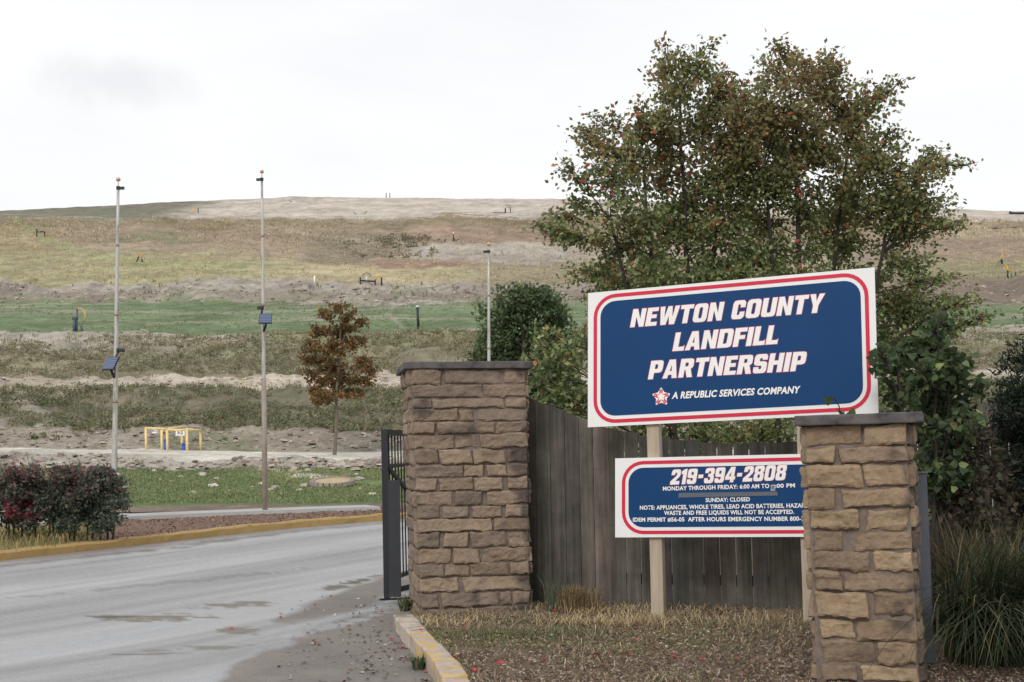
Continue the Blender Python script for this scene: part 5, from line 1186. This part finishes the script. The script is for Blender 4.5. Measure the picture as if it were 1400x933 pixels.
# tussock at the fence foot
r = np.random.default_rng(250); bt = G(785., 836., BZ); tt0 = thing('grass_tussock', 'straw coloured grass tussock at the fence foot near the taller pillar', 'tussock', bt)
n = 900; pz = r.normal(0, 0.07, (n, 3)) * [1.2, 0.8, 0]; V, Fc, Co = blades(pz, r.uniform(0.08, 0.27, n), r.uniform(0.004, 0.008, n), r.uniform(0.1, 1.0, n), palette(r, n, [S(160,142,106), S(138,120,90), S(118,114,82)], [3, 2, 1]), r)
mesh_np('dry_blades', V, Fc, M_GRASS, tt0, col=Co)
n = 120; pz = r.normal(0, 0.035, (n, 3)) * [1, 1, 0] + [-0.17, 0, 0]; V, Fc, Co = blades(pz, r.uniform(0.15, 0.38, n), r.uniform(0.004, 0.007, n), r.uniform(0.1, 0.7, n), palette(r, n, [S(98,110,92), S(112,120,100)], [1, 1]), r); mesh_np('green_blades', V, Fc, M_GRASS, tt0, col=Co)
# small plant at the kerb and at the pillar foot
for (px, py, n, h_, zz_, lab, c_) in [(574, 915, 90, 0.13, 0.0, 'dark green rosette weed at the yellow kerb foot', S(70, 92, 66)), (556, 836, 90, 0.2, 0.06, 'thin weeds at the corner of the taller pillar', S(96, 104, 76))]:
    b0 = G(float(px), float(py), zz_); t = thing('kerb_weed', lab, 'weed', b0); V, Fc, Co = blades(r.normal(0, 0.02, (n, 3)) * [1, 1, 0], r.uniform(0.4, 1, n) * h_, r.uniform(0.006, 0.018, n), r.uniform(0.3, 1.6, n), palette(r, n, [c_, c_ * 1.3, S(130, 118, 88)], [3, 2, 1]), r); mesh_np('blades', V, Fc, M_GRASS, t, col=Co)

# ---------------------------------------------------------------- things on the slope
# yellow pipe guards with number boards
DG = 53.9
def guard(label, posts, beams, board, text_, seed):
    b0 = P(float(posts[0][0]), 618., DG); t = thing('pipe_guard', label, 'barrier', b0, 0, 'yellow pipe guards beside the gravel road')
    for px, pt, dd in posts:
        a, b = Vector(P(float(px), 622., DG + dd) - b0), Vector(P(float(px) - 0.6, float(pt), DG + dd) - b0); bm = bmesh.new(); tube(bm, [a, b], 0.055, 10); bm_obj('post', bm, M_YELLOW, t, True)
    for (xa, ya, da, xb, yb, db) in beams:
        bm = bmesh.new(); tube(bm, [Vector(P(float(xa), float(ya), DG + da) - b0), Vector(P(float(xb), float(yb), DG + db) - b0)], 0.05, 10); bm_obj('beam', bm, M_YELLOW, t, True)
    x0_, y0_, x1_, y1_ = board; c0, c1 = P(x0_, y1_, DG - 0.1) - b0, P(x1_, y0_, DG - 0.1) - b0; bm = bmesh.new(); box(bm, Vector((c0 + c1) / 2), (c1[0] - c0[0], 0.02, c1[2] - c0[2])); bd = bm_obj('number_board', bm, M_WHITE, t)
    cu = bpy.data.curves.new('text', 'FONT'); cu.body = text_; cu.size = (c1[2] - c0[2]) * 0.72; cu.offset = 0.006; cu.align_x = 'CENTER'; to = bpy.data.objects.new('text', cu); COL.objects.link(to)
    dgp = C.evaluated_depsgraph_get(); dgp.update(); me = bpy.data.meshes.new_from_object(to.evaluated_get(dgp)); bpy.data.objects.remove(to); bpy.data.curves.remove(cu)
    mm = Matrix.Translation(Vector((c0 + c1) / 2) + Vector((0, -0.014, -(c1[2] - c0[2]) * 0.26))) @ Matrix.Rotation(math.pi / 2, 4, 'X'); me.transform(mm); me.materials.clear(); me.materials.append(M_DARK)
    o = bpy.data.objects.new('lettering', me); COL.objects.link(o); o.parent = bd
guard('yellow pipe guard carrying the white P-1 board', [(200, 585.5, 0), (221.5, 588, -0.6), (249, 584, 0.9)], [(198.5, 585.5, 0, 228, 586.5, -0.2), (222, 587.5, -.2, 250, 583.8, 0.9)], (208.0, 586.0, 215.0, 592.5), 'P-1', 1)
guard('yellow pipe guard carrying the white P-2 board', [(229, 588, -0.8), (256, 587.5, -0.8), (274.5, 589, 0.2)], [(229, 588, -0.8, 256, 588.4, -0.8), (254.5, 586.8, -0.8, 275.5, 589, 0.2)], (240.2, 588.2, 252.6, 596.0), 'P-2', 2)
for px, pt, lab in ((225.4, 603, 'blue capped pipe standing in the P-1 guard'), (250.8, 607.5, 'shorter blue capped pipe standing in the P-2 guard')):
    b0 = P(px, 620., DG); t = thing('valve_pipe', lab, 'pipe', b0, 0, 'blue pipes inside the guards'); h_ = float(P(px, pt, DG)[2] - b0[2]); bm = bmesh.new(); tube(bm, [(0, 0, -0.2), (0, 0, h_)], 0.05 if px < 240 else 0.075, 12); bm_obj('pipe', bm, M_BLUEP, t, True)
    bm = bmesh.new(); tube(bm, [(0, 0, h_), (0, 0, h_ + 0.04)], 0.07 if px < 240 else 0.09, 12); bm_obj('pipe_cap', bm, M_BLUEP, t, True)
# round block planter in the lawn
b0 = ground_at(455, 664.5) + np.array([0, 0, 0.1]); pln = thing('round_planter', 'low round ring of concrete blocks set in the lawn', 'planter', b0); rr = 27.5 / F * b0[1]; bm = bmesh.new()
for k in range(22):
    a = 2 * math.pi * k / 22; c = Vector((rr * math.cos(a), rr * math.sin(a), 0.02 + 0.14 * math.sin(a) * rr)); box(bm, c, (0.15, 2 * math.pi * rr / 22 - 0.025, 0.14), Matrix.Rotation(a, 3, 'Z'), 0.012)
bm_obj('block_ring', bm, mat('grey_block', S(150, 140, 134), 0.9, ns=8, var=0.2), pln)
bm = bmesh.new(); bmesh.ops.create_circle(bm, cap_ends=True, segments=24, radius=rr - 0.05, matrix=Matrix.Translation((0, 0, 0.06)) @ Matrix.Rotation(math.atan(0.14), 4, 'X')); bm_obj('soil_fill', bm, mat('planter_soil', S(176, 156, 120), 0.95, ns=8, var=0.2), pln)
# gas wellheads: sizes in photo pixels turned to metres on the slope
def well(label, px, py, shapes, group='gas wellheads on the slope', name='gas_wellhead', cat='wellhead'):
    b0 = np.array(ground_at(px, py)); s = b0[1] / F; t = thing(name, label, cat, b0, 0, group)
    for (nm, m, rad, pts) in shapes:
        bm = bmesh.new(); tube(bm, [(a * s, (c[0] if c else 0.0) * s, b * s) for a, b, *c in pts], rad * s, 8); bm_obj(nm, bm, m, t, True)
    return t
BK, YL, WH = M_DARK, M_SAFETY, M_WHITE
hoop = [(-6 + 6 * math.cos(a), 9 + 6 * math.sin(a)) for a in np.linspace(0.15, math.pi * 0.95, 9)]
well('wellhead with a black hoop hose and low crossbar above the rubble', 507, 388, [('standpipe', BK, 1.1, [(-14.5, -3), (-14.5, 9)]), ('crossbar', BK, 1.1, [(-14.5, 4.5), (6, 3)]), ('standpipe', BK, 1.0, [(6, -3), (6, 5)]), ('standpipe', BK, 1.1, [(15, -3), (14.6, 8)]), ('hose', YL, 0.8, [(6, 5), (9, 10), (12.5, 12.5), (14.6, 8)]), ('hoop_hose', BK, 0.5, hoop), ('gauge', WH, 0.9, [(-6, 4), (-6, 10)])])
well('black angular wellhead frame on the upper left slope', 56, 326, [('standpipe', BK, 0.9, [(-6, -3), (-6, 13)]), ('standpipe', BK, 0.9, [(5, -3), (5, 9)]), ('crossbar', BK, 0.7, [(-6, 9), (5, 9)])])
well('black wellhead with a yellow cap on the yellow green slope', 190, 358, [('standpipe', BK, 0.9, [(-4, -2), (-0.5, 7)]), ('standpipe', BK, 1.0, [(4.5, -2), (4, 4)]), ('cap_hose', YL, 1.0, [(-0.5, 7), (1, 12), (4, 5)])])
well('wellhead on the green terrace with a tall looping yellow hose', 106, 455, [('standpipe', mat('blue_grey_pipe', S(72, 82, 104), 0.5), 2.2, [(-4.5, -2), (-4.5, 22)]), ('standpipe', M_GREYSTEEL, 1.3, [(-1, -2), (-1, 33)]), ('valve', M_GREYSTEEL, 2.6, [(-7, 20), (0, 20)]), ('standpipe', mat('teal_pipe', S(64, 84, 92), 0.5), 1.6, [(5.5, -2), (5.5, 9)]), ('loop_hose', mat('tan_hose', S(206, 166, 110), 0.6), 0.9, [(-1, 33), (4, 33.5), (8.5, 30), (10.5, 24), (9, 16), (6, 11)])])
well('dark wellhead beside dry grass above the grey slope', 620, 331, [('standpipe', BK, 0.8, [(0, -2), (0, 12)]), ('standpipe', BK, 0.8, [(-13, -2), (-11, 4)]), ('hose', BK, 0.6, [(0, 6), (3, 2), (8, 4)]), ('valve', WH, 0.9, [(0, 11), (0, 13)])])
well('pale yellow wellhead pair on the left shoulder of the ridge', 267, 291, [('standpipe', YL, 0.6, [(-3, -2), (-3, 7)]), ('standpipe', BK, 0.6, [(4, -2), (4, 6)]), ('crossbar', YL, 0.5, [(-3, 5), (4, 4)])])
well('yellow topped black wellhead, upper of the pair on the far right slope', 1371, 361, [('standpipe', BK, 1.6, [(-1, -2), (-1, 6)]), ('hose', YL, 1.0, [(-4, 3), (-1, 8), (0.5, 13)]), ('standpipe', BK, 0.7, [(-6, -2), (-6, 2)])])
well('yellow topped black wellhead, lower of the pair on the far right slope', 1382, 380, [('standpipe', BK, 1.2, [(-4, -2), (-4, 10)]), ('hose', YL, 0.9, [(-5, 17), (-4, 11), (1, 9)]), ('standpipe', BK, 0.7, [(2, -2), (0.5, 6)]), ('standpipe', BK, 0.7, [(5, -3), (7, 8)]), ('slab', M_CONC, 1.0, [(-6, -1), (10, -4)])])
well('small dark wellhead near the top of the bare slope', 691, 291, [('standpipe', BK, 1.0, [(0, -2), (0, 6)]), ('standpipe', M_GREYSTEEL, 0.6, [(7, -2), (7, 7)]), ('side_pipe', BK, 0.4, [(-18, 0.5), (0, 0.5)])])
well('pair of thin pale vents standing on the ridge crest', 531, 268, [('vent', M_GREYSTEEL, 0.6, [(-3, -4), (-3, 4)]), ('vent', M_GREYSTEEL, 0.6, [(2, -4), (2, 4)])])
well('slim white marker stake in yellow grass', 430, 388, [('stake', WH, 1.2, [(0, -2), (0, 11)])], None, 'marker_stake', 'stake')
well('tall black pipe post with a white cap on the green terrace', 571.5, 449, [('pipe', BK, 1.7, [(0.6, -3), (-0.5, 29)]), ('pipe_cap', WH, 2.0, [(-0.5, 29), (-0.55, 31)])], None, 'pipe_post', 'post')
well('long black pipe lying near the ridge at far right', 1398, 293, [('pipe', BK, 2.0, [(-18, 3), (-14, 1), (40, 0.2)])], None, 'drain_pipe', 'pipe')
well('thin dark pipes lying on the slope below the ridge', 1372, 312, [('pipe', BK, 0.9, [(-22, 0), (0, -0.5), (18, 0.5)]), ('pipe', BK, 0.6, [(-10, -3), (2, 0)])], None, 'drain_pipe', 'pipe')
for (px, py, dx) in ((400, 277, 9), (498, 292, -7), (487, 293, 7)):
    well({400: 'thin dark pipe lying left on the bare ridge slope', 498: 'thin dark pipe, right arm of a V on the ridge slope', 487: 'thin dark pipe, left arm of a V on the ridge slope'}[px], px, py, [('pipe', mat('faded_pipe', S(92, 86, 80), 0.7), 0.45, [(-abs(dx) * 0.6, 3 if dx > 0 else -3, 0), (abs(dx) * 0.6, -3 if dx > 0 else 3, 0)])], None, 'drain_pipe', 'pipe')
print('verts', sum(len(o.data.vertices) for o in bpy.data.objects if o.type == 'MESH'))
